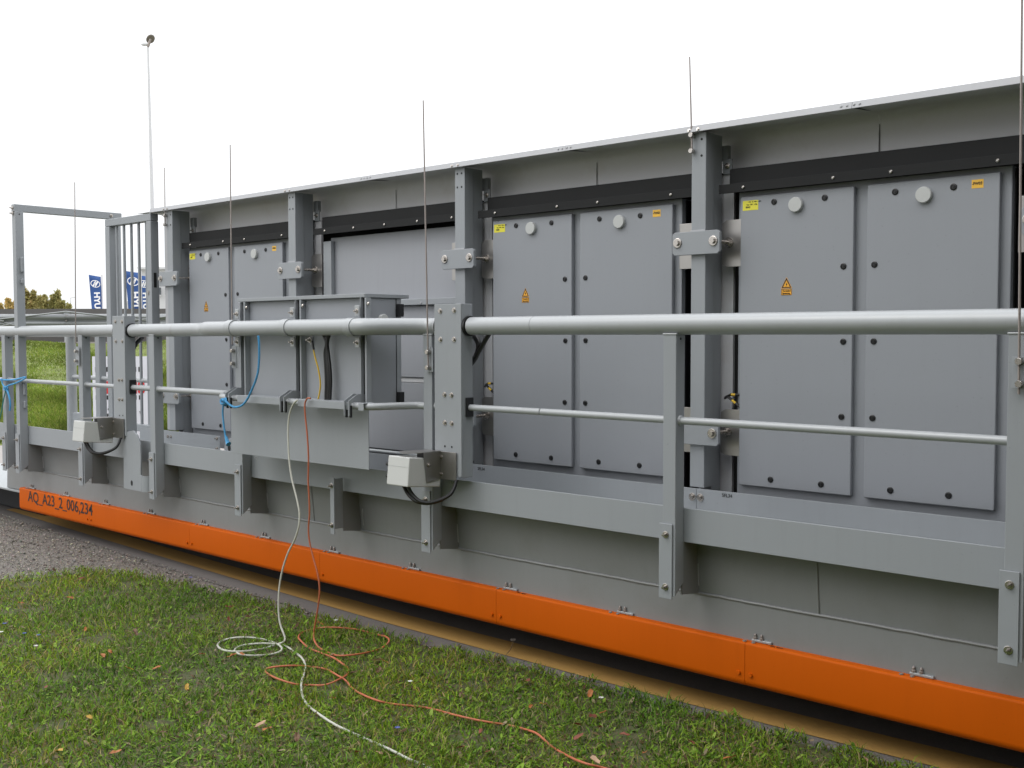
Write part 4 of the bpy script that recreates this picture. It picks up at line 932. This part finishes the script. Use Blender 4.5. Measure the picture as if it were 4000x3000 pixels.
# ------------------------------------------------------------------ leaves and flowers on the lawn
leaf_px = [(333,2457,'o'),(430,2545,'o'),(400,2560,'o'),(505,2612,'y'),(182,2684,'r'),(230,2932,'y'),(450,2940,'o'),(905,2562,'o'),(945,2556,'o'),(905,2370,'r'),(893,2418,'r'),(970,2410,'b'),(1473,2578,'p'),(1505,2585,'y'),(1480,2617,'b'),(1382,2627,'b'),(1300,2726,'o'),(1042,2846,'o'),(1016,2832,'p'),(730,2685,'y'),(1396,2938,'r'),(1480,2940,'p'),(1800,2920,'r'),(2074,2760,'o'),(2060,2660,'r'),(2355,2785,'o'),(2315,2798,'r'),(2345,2840,'r'),(2257,2830,'r'),(2325,2970,'p'),(1905,2937,'r'),(82,2355,'o'),(275,2335,'o'),(320,2260,'r'),(1880,2855,'r'),(2260,2878,'r'),(70,2660,'b'),(610,2610,'o'),(790,2555,'o'),(780,2780,'b'),(2120,2750,'y'),(2440,2870,'r'),(2520,2940,'o'),(2700,2900,'r'),(2850,2960,'o'),(1252,2435,'o'),(890,2370,'r'),(3380,2965,'p'),(2305,2710,'o'),(1110,2700,'b'),(640,2860,'b'),(350,2800,'y'),(530,2470,'b'),(1160,2880,'b')]
def spot(px, py, c):
    if py > 2880: w_ = 'at the bottom edge of the lawn'
    elif px < 700: w_ = 'in the left part of the lawn'
    elif px < 1130: w_ = 'near the white cable coil' if py < 2700 else 'below the white cable coil'
    elif px < 1560: w_ = 'beside the orange cable loops' if py < 2700 else 'between the white and orange cables'
    else: w_ = 'on the lawn right of the orange cable'
    k = (w_, c); SP.setdefault(k, 0); SP[k] += 1
    same = [q_ for q_ in leaf_px if q_[2] == c and zone(q_) == zone((px, py))]
    if len(same) > 1:
        same = sorted(same); n_ = same.index((px, py, c))
        if n_ == 0: w_ += ', leftmost'
        elif n_ == len(same)-1: w_ += ', rightmost'
        else: w_ += ', %s from the left' % ('second', 'third', 'fourth', 'fifth', 'sixth')[n_-1]
    return w_
def zone(q_):
    px, py = q_[:2]
    if py > 2880: return 0
    if px < 700: return 1
    if px < 1130: return 2 if py < 2700 else 3
    if px < 1560: return 4 if py < 2700 else 5
    return 6
SP = {}
LC = {'o': (.42,.15,.04), 'y': (.50,.30,.04), 'r': (.22,.06,.03), 'p': (.50,.32,.20), 'b': (.16,.085,.045)}
for k, (px, py, c) in enumerate(leaf_px):
    p = G(px, py, z=.045); s = random.uniform(.017, .030) if py > 2400 else .021; a = random.uniform(0, 6.28); n = 9; vs = [(0, 0, 0)]
    for i in range(n):
        t = 2*math.pi*i/n; rr = s*(.62+.38*abs(math.cos(t)))*(1+random.uniform(-.12, .12)); u, v = rr*math.cos(t), rr*.62*math.sin(t)
        vs.append((u*math.cos(a)-v*math.sin(a), u*math.sin(a)+v*math.cos(a), .35*v*v/s*2+random.uniform(-.003, .006)))
    mb = MB(); mb._add(vs, [(0, i+1, (i+1) % n+1) for i in range(n)]); me = mb.mesh('fallen_leaf')
    ca = me.color_attributes.new('Col', 'FLOAT_COLOR', 'POINT'); cc = np.ones((len(vs), 4)); cc[:, :3] = np.array(LC[c])*.85*rng.uniform(.8, 1.2, (len(vs), 1)); ca.data.foreach_set('color', cc.astype(np.float32).ravel())
    me.materials.append(MAT['dry_leaf']); o = bpy.data.objects.new('fallen_leaf', me); COL.objects.link(o); o.location = p
    o.rotation_euler = (random.uniform(-.5, .5), random.uniform(-.5, .5), 0)
    tag(o, {'o': 'curled orange-brown leaf', 'y': 'yellow leaf', 'r': 'dark reddish leaf', 'p': 'pale pinkish leaf', 'b': 'dull brown leaf'}[c]+' '+spot(px, py, c), 'leaf', 'fallen leaves on the lawn')
FS = ['beside the orange cable near the pavement', 'in the lawn left, by the brown leaf', 'at the left edge of the lawn', 'lowest at the left edge of the lawn', 'in the left part of the lawn, left of its twin', 'in the left part of the lawn, right of its twin', 'in the lawn right of the cables', 'between the cable loops and the pavement', 'beside the orange cable low in the picture', 'at the tip of the gravel']
for k, (px, py, c) in enumerate([(1312,2424,'w'),(140,2524,'w'),(18,2437,'b'),(5,2470,'w'),(95,2475,'b'),(150,2482,'b'),(2348,2727,'w'),(1602,2663,'w'),(1552,2844,'b'),(745,2257,'b')]):
    p = G(px, py, z=.05); t = thing('flower', p, ('tiny white flower ' if c == 'w' else 'tiny blue flower ')+FS[k], 'flower', 'small flowers in the lawn')
    mb = MB()
    for i in range(8):
        a = i*math.pi/4; mb._add([p+Vector((0,0,0)), p+Vector((.010*math.cos(a-.25), .010*math.sin(a-.25), .004)), p+Vector((.013*math.cos(a), .013*math.sin(a), .004)), p+Vector((.010*math.cos(a+.25), .010*math.sin(a+.25), .004))], [(0,1,2,3)])
    sub(mb, 'petals', 'petal_white' if c == 'w' else 'petal_blue', t)
    sub(MB().cyl(p-Vector((0,0,.04)), p, .0012, 6), 'stem', 'bark', t)
# dry flower stalk leaning over the yellow line
t = thing('dry_stalk', G(1975, 2560), 'thin dry flower stalk standing at the lawn edge over the yellow line', 'plant')
b_ = G(1975, 2560); tp = P3(2005, 2505, b_.y+.02)
sub(MB().tube(smooth_pts([b_, b_.lerp(tp, .5)+Vector((.01, 0, 0)), tp]), .0022, 6), 'stem', 'brown_stain', t)
mb = MB()
for i in range(9): a = i*.7; mb.cyl(tp, tp+Vector((.014*math.cos(a), .014*math.sin(a), .010)), .0012, 5, .003)
sub(mb, 'flower_head', 'gravel_base', t)

# ------------------------------------------------------------------ background: bank, road edge, guardrail
DB = 26.0; zt4 = farz(1337, DB)
g = MB(); vs = []; fs = []; uu = np.linspace(-3500, 9000, 70); dd = np.linspace(16.5, DB, 12)
for u in uu:
    for d in dd:
        t = (d-16.5)/(DB-16.5); vs.append(far(u, d, ZG+(zt4-ZG)*(t**.85)+.05*math.sin(u*.01+d)*min(t*4, 1)))
for i in range(len(uu)-1):
    for k in range(len(dd)-1): a = i*len(dd)+k; fs.append((a, a+len(dd), a+len(dd)+1, a+1))
g._add(vs, fs); struct('grass_bank', g, 'bank_soil', smooth=True)
# grass tufts on the visible part of the bank
n = 42000; u = rng.uniform(-150, 760, n); d = 16.6+(DB-16.6)*rng.random(n)
t = (d-16.5)/(DB-16.5); zz = ZG+(zt4-ZG)*t**.85+.05*np.sin(u*.01+d)*np.minimum(t*4, 1)
bx = (u-2000)/FPX*d; X = GR.x*bx+GF.x*d; Y_ = GR.y*bx+GF.y*d; hh = rng.uniform(.05, .14, n)*(1-.75*t)
lx = rng.normal(0, .6, n)*hh; wv = .010
V = np.zeros((n,3,3)); V[:,0] = np.c_[X-GR.x*wv, Y_-GR.y*wv, zz-.01]; V[:,1] = np.c_[X+GR.x*wv, Y_+GR.y*wv, zz-.01]; V[:,2] = np.c_[X+GR.x*lx-GF.x*hh*.4, Y_+GR.y*lx-GF.y*hh*.4, zz+hh*.8]
F = np.arange(n*3).reshape(n,3); pal = np.array([(.24,.33,.05),(.19,.28,.045),(.30,.38,.07),(.15,.22,.04),(.34,.35,.10)])
pt_ = (.75+.35*np.sin(X*2.1+Y_)*np.sin(Y_*3.3))[:,None]
C = pal[rng.integers(0,5,n)]*rng.uniform(.7,1.25,(n,1))*pt_; C4 = np.ones((n,3,4)); C4[:,:,:3] = C[:,None]
tag(soup('bank_grass', V.reshape(-1,3), F, C4.reshape(-1,4), 'grass_blade', 3), 'long green grass on the bank below the guardrail', 'grass', kind='stuff')
def slab(u0, u1, d0, d1, z0, z1):
    a = [far(u0, d0, z0), far(u1, d0, z0), None, None]
    p0, p1 = far(u0, d0, 0), far(u1, d0, 0); off = GF*(d1-d0)
    vs = [p0+Vector((0,0,z0)), p1+Vector((0,0,z0)), p1+off+Vector((0,0,z0)), p0+off+Vector((0,0,z0)), p0+Vector((0,0,z1)), p1+Vector((0,0,z1)), p1+off+Vector((0,0,z1)), p0+off+Vector((0,0,z1))]
    return MB().hexa(vs)
struct('road', slab(-3500, 9000, DB, 60, zt4-.5, zt4), 'concrete')
tag(slab(-3000, 8000, DB+3.2, DB+3.5, zt4, farz(1318, DB+3.2)+.05).build('road_kerb', 'concrete'), 'low pale concrete barrier along the road below the guardrail', 'road barrier')
grt = thing('guardrail', far(300, DB+.3, zt4), 'galvanised double guardrail with diagonal braces along the road', 'guardrail')
zg1, zg0 = farz(1212, DB+.3), farz(1302, DB+.3); hg = zg1-zg0
def wprof(z0, z1): 
    h = z1-z0; return [(0,z1),(-.035,z1-h*.08),(-.075,z1-h*.20),(-.075,z1-h*.30),(-.01,z1-h*.44),(-.01,z1-h*.56),(-.075,z1-h*.70),(-.075,z1-h*.80),(-.035,z1-h*.92),(0,z0)]
pr = wprof(zg0+.16, zg1-.10)
def beamx(u0, u1, pr, depth, name, mt):
    p0, p1 = far(u0, depth, 0), far(u1, depth, 0); vs = []
    for q_ in pr: vs += [p0+GF*q_[0]+Vector((0,0,q_[1])), p1+GF*q_[0]+Vector((0,0,q_[1]))]
    mb = MB(); mb._add(vs, [(2*i, 2*i+1, 2*i+3, 2*i+2) for i in range(len(pr)-1)]); o = sub(mb, name, mt, grt, smooth=True)
    so = o.modifiers.new('thick', 'SOLIDIFY'); so.thickness = .008; return o
for k, u0 in enumerate((-1450, -880, -310, 262, 834, 1406)): beamx(u0+.5, u0+571.5, pr, DB+.3, 'rail', 'rail_zinc')
for u0 in (-310, 262, 834):
    grp = slab(u0-9, u0+5, DB+.36, DB+.48, zt4-.6, zg1-.02); sub(grp, 'post', 'galvanised', grt)
    for py in (1233, 1253, 1262):
        p = far(u0+1, DB+.27, farz(py, DB+.27)); sub(MB().cyl(p, p-GF*.03, .016, 8), 'bolt', 'rod_metal', grt)
    for (ua, ub, za, zb) in ((u0, u0-330, zg1-.04, zg0+hg*.52), (u0, u0+330, zg1-.04, zg0+hg*.52), (u0-30, u0-240, zg0-.05, zg0+hg*.45), (u0+130, u0+360, zg0-.05+hg*.0, zg0+hg*.4)):
        a = far(ua, DB+.20, za); b = far(ub, DB+.20, zb)
        sub(MB().cyl(a, b, .020, 8), 'brace', 'rail_zinc', grt, smooth=True)
tag(slab(-1500, 2000, DB+1.0, DB+1.25, zt4, farz(1207, DB+1.0)).build('barrier_wall', 'barrier_dark'), 'dark barrier wall behind the guardrail', 'barrier')

# advertising board behind the gate
dbd = 12.5; zb1 = farz(1393, dbd)
bd = thing('board', far(470, dbd, .1), 'white board with black squares and red letters behind the gate', 'board')
sub(slab(360, 575, dbd, dbd+.02, .12, zb1), 'panel', 'board_white', bd)
FROT = Matrix((( GR.x, 0, -GF.x), (GR.y, 0, -GF.y), (0, 1, 0)))
for py0, py1 in ((1434, 1453), (1545, 1562)):
    for u0 in (371, 392, 413, 434, 455, 476, 497, 518, 540):
        sub(slab(u0, u0+13, dbd-.003, dbd-.001, farz(py1, dbd), farz(py0, dbd)), 'black_square', 'lettering', bd)
for ch, u, szz in (('C', 370, 1.0), ('I', 412, 1), ('I', 520, 1), ('S', 537, 1)):
    me = text_mesh(ch, .19, .9, .001, .008); p = far(u, dbd-.004, farz(1536, dbd)); put('red_letter', me, 'red_print', bd, p.x, p.y, p.z, rot=FROT)
for ch, u, py in (('F', 375, 1602), ('O', 417, 1606), ('T', 375, 1627), ('R', 413, 1630), ('L', 519, 1642)):
    me = text_mesh(ch, .055, 1, .001, .002); p = far(u, dbd-.004, farz(py, dbd)); put('black_letter', me, 'lettering', bd, p.x, p.y, p.z, rot=FROT)
mb = MB()
for i in range(8):
    a = far(541+i*1.5, dbd-.004, farz(1610+i*4, dbd)); b = far(553, dbd-.004, farz(1604+i*5, dbd)); mb.cyl(a, b, .0035, 5)
sub(mb, 'line_emblem', 'lettering', bd)
tag(MB().box(-9.6, -9.4, 8.2, 8.24, ZG+.004, .62).cyl((-9.5,8.22,.62),(-9.5,8.22,.70),.02,8).build('marker_post', 'galvanised'), 'small metal post in the yard behind the gate', 'post')

# flags
def flag(px0, px1, pyt, depth, label, slant=1.0, polepx=None, pole_top=None, logo=True):
    zt_, zb_ = farz(pyt, depth), farz(1420, depth)
    pl = polepx or px1+10
    t = thing('banner_flag', far(pl, depth, 0), label, 'flag', 'blue banner flags by the road')
    n = 22; m_ = 6; vs = []; fs = []
    def fp(i, k, off=0):
        a = i/n; b = k/m_; top_px0 = px0+ (a*26*slant); u = top_px0+(px1+a*4-top_px0)*b
        return far(u, depth+.10*math.sin(a*7+b*3)-off, zt_+(zb_-zt_)*a-(1-b)*(-.12)*(1-a))
    for i in range(n+1):
        for k in range(m_+1): vs.append(fp(i, k))
    for i in range(n):
        for k in range(m_): c = i*(m_+1)+k; fs.append((c, c+1, c+m_+2, c+m_+1))
    mb = MB(); mb._add(vs, fs); o = sub(mb, 'cloth', 'flag_blue', t, smooth=True); so = o.modifiers.new('thick', 'SOLIDIFY'); so.thickness = .01
    sub(MB().cyl(far(pl, depth, 0), far(pl, depth, farz(pyt-8, depth)), .06, 10, .045), 'pole', 'lamp_pole', t, smooth=True)
    wpx = px1-px0; sc = wpx/FPX*depth
    # oval emblem with slanted letter
    cu, cz = (px0+px1)/2+2, farz(pyt+28*wpx/47, depth); ring = []
    Rx, Rz = sc*.40, sc*.30
    def e(t_, rx, rz): return far(cu, depth-.22, cz)+GR*(rx*math.cos(t_))+Vector((0,0,rz*math.sin(t_)-rx*math.cos(t_)*.12))
    mb = MB(); vs = []; nn = 28
    for i in range(nn): t_ = 2*math.pi*i/nn; vs += [e(t_, Rx, Rz), e(t_, Rx*.85, Rz*.82)]
    mb._add(vs, [(2*i, 2*((i+1) % nn), 2*((i+1) % nn)+1, 2*i+1) for i in range(nn)])
    def lp(a, b): return far(cu, depth-.22, cz)+GR*(a*Rx)+Vector((0,0,b*Rz-a*Rx*.12))
    for quad in (((-.62,-.62),(-.30,-.70),(-.02,.10),(.10,.80),(-.02,.82),(-.28,.30)), ((.62,.62),(.30,.70),(.02,-.10),(-.10,-.80),(.02,-.82),(.28,-.30)), ((-.30,.12),(.34,.22),(.30,-.12),(-.34,-.22))):
        mb._add([lp(a, b) for a, b in quad], [tuple(range(len(quad)))])
    em = sub(mb, 'emblem', 'white_print', t); so = em.modifiers.new('thick', 'SOLIDIFY'); so.thickness = .01
    if logo:
        me = text_mesh('HYUNDAI', sc*.64, 1.05, .004, sc*.025)
        # text runs downwards
        R = Matrix(((GR.x, 0, 0), (GR.y, 0, 0), (0, 0, 1)))
        xax = Vector((0, 0, -1))+GR*.045; yax = GR; zax = -GF
        RT = Matrix(((xax.x, yax.x, zax.x), (xax.y, yax.y, zax.y), (xax.z, yax.z, zax.z)))
        p = far((px0+px1)/2-3, depth-.22, farz(pyt+60*wpx/47, depth)); put('lettering', me, 'white_print', t, p.x, p.y, p.z, rot=RT)
    return t
flag(353, 400, 1083, 60, 'blue banner flag with white emblem and pole, left of the gate', polepx=404)
flag(495, 552, 1068, 62, 'blue banner flag seen between the bars of the gate', polepx=556)
flag(542, 590, 1083, 72, 'blue banner flag mostly hidden by the right stile of the gate', polepx=594)

# lamp post
t = thing('lamp_post', far(610, 32, 0), 'tall pale lamp post with oval lamp head behind the housing', 'lamp post')
bz = farz(200, 32); pts = [far(611, 32, 0), far(605, 32, farz(820, 32)), far(598.5, 32, bz)]
sub(MB().tube(pts, .05, 16, rf=lambda i: (.078, .058, .031)[i]), 'pole', 'lamp_pole', t, smooth=True)
c = far(609, 32, farz(170, 32)); dirv = (far(1, 0, 0)*0+Vector((GR.x*.65, GR.y*.65, .9))).normalized(); ax = (-GF+GR*.35+Vector((0,0,-.55))).normalized()
sub(MB().cyl(far(598.5, 32, bz), c, .04, 10), 'lamp_arm', 'rod_metal', t)
up = ax.orthogonal(); mb = MB(); vs = []; nn = 20
e1 = dirv-ax*dirv.dot(ax); e1.normalize(); e2 = ax.cross(e1)
for k, (rr, dd_) in enumerate(((0.08, -.07), (.125, -.04), (.13, .0), (.11, .02))):
    for i in range(nn): a = 6.2832*i/nn; vs.append(c+e1*(rr*math.cos(a)*1.12)+e2*(rr*.88*math.sin(a))+ax*dd_)
fs = [(j*nn+i, j*nn+(i+1) % nn, (j+1)*nn+(i+1) % nn, (j+1)*nn+i) for j in range(3) for i in range(nn)]+[tuple(range(nn)), tuple(range(3*nn, 4*nn))]
mb._add(vs, fs); sub(mb, 'lamp_head', 'lamp_glass', t, smooth=True)
c2 = far(585, 32, farz(190, 32)); vs = []
mb = MB()
for (xx, rr) in ((-.10, .01), (-.07, .04), (-.02, .055), (.05, .05), (.10, .03)):
    for i in range(12): a = 6.2832*i/12; vs.append(c2+GR*xx+Vector((0,0,rr*math.sin(a)+.0))+GF*rr*math.cos(a))
fs = [(j*12+i, j*12+(i+1) % 12, (j+1)*12+(i+1) % 12, (j+1)*12+i) for j in range(4) for i in range(12)]+[tuple(range(12)), tuple(range(48, 60))]
mb._add(vs, fs); sub(mb, 'second_lamp_head', 'lamp_pole', t, smooth=True)
t = thing('lamp_post', far(281, 120, 0), 'thin distant lamp post with flat arm left of the blue flags', 'lamp post')
sub(MB().cyl(far(281, 120, 0), far(281, 120, farz(1164, 120)), .05, 8), 'pole', 'lamp_pole', t); sub(MB().cyl(far(281, 120, farz(1164, 120)), far(299, 120, farz(1162, 120)), .05, 8), 'lamp_arm', 'lamp_pole', t)

# unseen foliage blocks added to cut low light beside and behind the camera
def added_hedge(x0, x1, y0, y1, h, label):
    t = thing('added_hedge', ((x0+x1)/2, (y0+y1)/2, 0), label, 'added_hedge', 'unseen foliage blocks added for shade')
    sub(MB().box(x0+.25, x1-.25, y0+.25, y1-.25, 0, h-.25), 'core', 'bark', t)
    n = int(((x1-x0)+(y1-y0))*h*260); p = np.c_[rng.uniform(x0, x1, n), rng.uniform(y0, y1, n), rng.uniform(.02, h, n)]
    ax = rng.integers(0, 3, n); sd_ = rng.random(n) < .5
    p[:, 0] = np.where(ax == 0, np.where(sd_, x0, x1)+rng.normal(0, .08, n), p[:, 0]); p[:, 1] = np.where(ax == 1, np.where(sd_, y0, y1)+rng.normal(0, .08, n), p[:, 1]); p[:, 2] = np.where(ax == 2, h+rng.normal(0, .1, n), p[:, 2])
    V = p[:, None, :]+rng.normal(0, .06, (n, 3, 3)); C = np.array([(.03,.06,.015),(.04,.075,.02),(.025,.05,.015)])[rng.integers(0,3,n)]; C4 = np.ones((n,3,4)); C4[:,:,:3] = C[:,None]
    o = soup('foliage', V.reshape(-1,3), np.arange(n*3).reshape(n,3), C4.reshape(-1,4), 'foliage', 3); o.parent = t; o.matrix_parent_inverse = Matrix.Translation(-Vector(t.location))
added_hedge(2.5, 3.7, -4.6, 6.0, 6.5, 'tall dark foliage block added to cut low light from the right, outside the picture')
added_hedge(-3.4, 2.4, -4.6, -3.5, 5.0, 'dark foliage block added to cut low light, unseen behind the camera')
# building
t = thing('building', far(640, 130, 0), 'pale grey flat-roofed building behind the gate', 'building')
def bslab(u0, u1, d0, d1, p0, p1, name, mt): return sub(slab(u0, u1, d0, d1, farz(p1, d0), farz(p0, d0)), name, mt, t)
bslab(545, 900, 130, 150, 1053, 1500, 'wall', 'building_wall'); bslab(543, 905, 129.5, 129.9, 1045, 1052, 'cornice', 'lamp_pole')
for u, p0 in ((551, 1092), (574, 1092), (624, 1125), (650, 1125)): 
    wn = bslab(u, u+8, 129.8, 129.95, p0, p0+28, 'window', 'glass_dark'); sub(slab(u-1.5, u+9.5, 129.6, 129.79, farz(p0+32, 129.8), farz(p0+28.5, 129.8)), 'sill', 'lamp_pole', wn)
t = thing('building', far(540, 170, 0), 'small distant white building between the gate bars', 'building')
bslab(497, 502, 168, 170, 1178, 1500, 'wall', 'building_wall'); bslab(536, 560, 168, 175, 1155, 1500, 'wall', 'building_wall'); bslab(534, 562, 167.5, 167.9, 1152, 1158, 'roof_edge', 'lamp_pole')
for p0 in (1166, 1180): bslab(538, 544, 167.6, 167.8, p0, p0+6, 'window', 'glass_dark')

# trees
def tree(px, pyt, wpx, depth, cols, label, seed, spires):
    r = np.random.default_rng(seed); t = thing('tree', far(px, depth, 0), label, 'tree', 'autumn trees beyond the road')
    base = far(px, depth, 0); zt_ = farz(pyt, depth)
    mb = MB().tube([base, base+Vector((.1, 0, zt_*.4)), base+Vector((0, .1, zt_*.8))], .2, 8, rf=lambda i: (.22, .15, .05)[i])
    for k in range(6):
        a = r.uniform(0, 6.28); z0 = zt_*r.uniform(.3, .7); mb.tube([base+Vector((0,0,z0)), base+Vector((math.cos(a)*1.2, math.sin(a)*1.2, z0+1.0))], .05, 6, rf=lambda i: (.07, .02)[i])
    sub(mb, 'trunk', 'bark', t, smooth=True)
    Vs = []; Cs = []
    for (sp, sy, sw) in spires:
        cx = sp/FPX*depth; n = 2600; ox = (px-2000)/FPX*depth; hgt = farz(sy, depth); w_ = sw/FPX*depth/2
        zz = 1.0+(hgt-1.0)*r.random(n)**.75; prof = w_*np.clip((1-(zz-1.0)/(hgt-1.0)), .03, 1)**.55
        cl = np.sin(zz*9+sp)*.25+.85
        rad = prof*cl*np.sqrt(r.random(n)); an = r.uniform(0, 6.28, n)
        p = np.c_[rad*np.cos(an), rad*np.sin(an), zz]
        gap = np.sin(p[:,0]*5+sp)*np.sin(p[:,2]*6+sp)*np.sin(p[:,1]*4) > -.42
        p = p[gap]; n = len(p)
        bx_ = np.array([base.x, base.y, 0])+np.c_[GR.x*(cx-ox+p[:,0])+GF.x*p[:,1], GR.y*(cx-ox+p[:,0])+GF.y*p[:,1], p[:,2]]
        s = r.uniform(.05, .12, n); v = np.zeros((n,3,3))
        for q_ in range(3): v[:,q_] = bx_+r.normal(0, 1, (n,3))*s[:,None]
        Vs.append(v); c_ = np.array(cols)[r.integers(0, len(cols), n)]*r.uniform(.75, 1.2, (n,1)); Cs.append(np.repeat(c_[:,None,:], 3, 1))
    V = np.concatenate(Vs).reshape(-1,3); C = np.concatenate(Cs).reshape(-1,3); C4 = np.ones((len(C),4)); C4[:,:3] = C
    o = soup('crown', V, np.arange(len(V)).reshape(-1,3), C4, 'foliage', 3); o.parent = t; o.matrix_parent_inverse = Matrix.Translation(-base)
OL = [(.40,.34,.12),(.33,.31,.11),(.46,.40,.16),(.42,.31,.12)]; YE = [(.62,.44,.14),(.56,.38,.12),(.68,.54,.24),(.44,.38,.14)]
tree(25, 1175, 90, 80, YE, 'pale yellow autumn tree left of the tall hoop post', 1, [(5-2000+0,1188,60),(38-2000,1170,60),(62-2000,1182,40),(-40-2000,1190,60)])
tree(112, 1120, 80, 80, OL, 'tallest loose olive-brown tree right behind the hoop post', 2, [(97-2000,1122,50),(112-2000,1140,36),(137-2000,1140,34),(90-2000,1150,60),(125-2000,1165,60)])
tree(172, 1155, 70, 80, OL[:3], 'olive tree with two rounded tops in the middle of the tree row', 3, [(160-2000,1160,36),(180-2000,1157,34),(150-2000,1175,50),(178-2000,1180,60)])
tree(230, 1140, 60, 80, OL[1:3]+[(.30,.29,.10)], 'olive tree with a pointed top right in the tree row', 4, [(213-2000,1153,28),(231-2000,1140,30),(205-2000,1178,50),(235-2000,1175,50),(250-2000,1183,34),(272-2000,1194,36)])
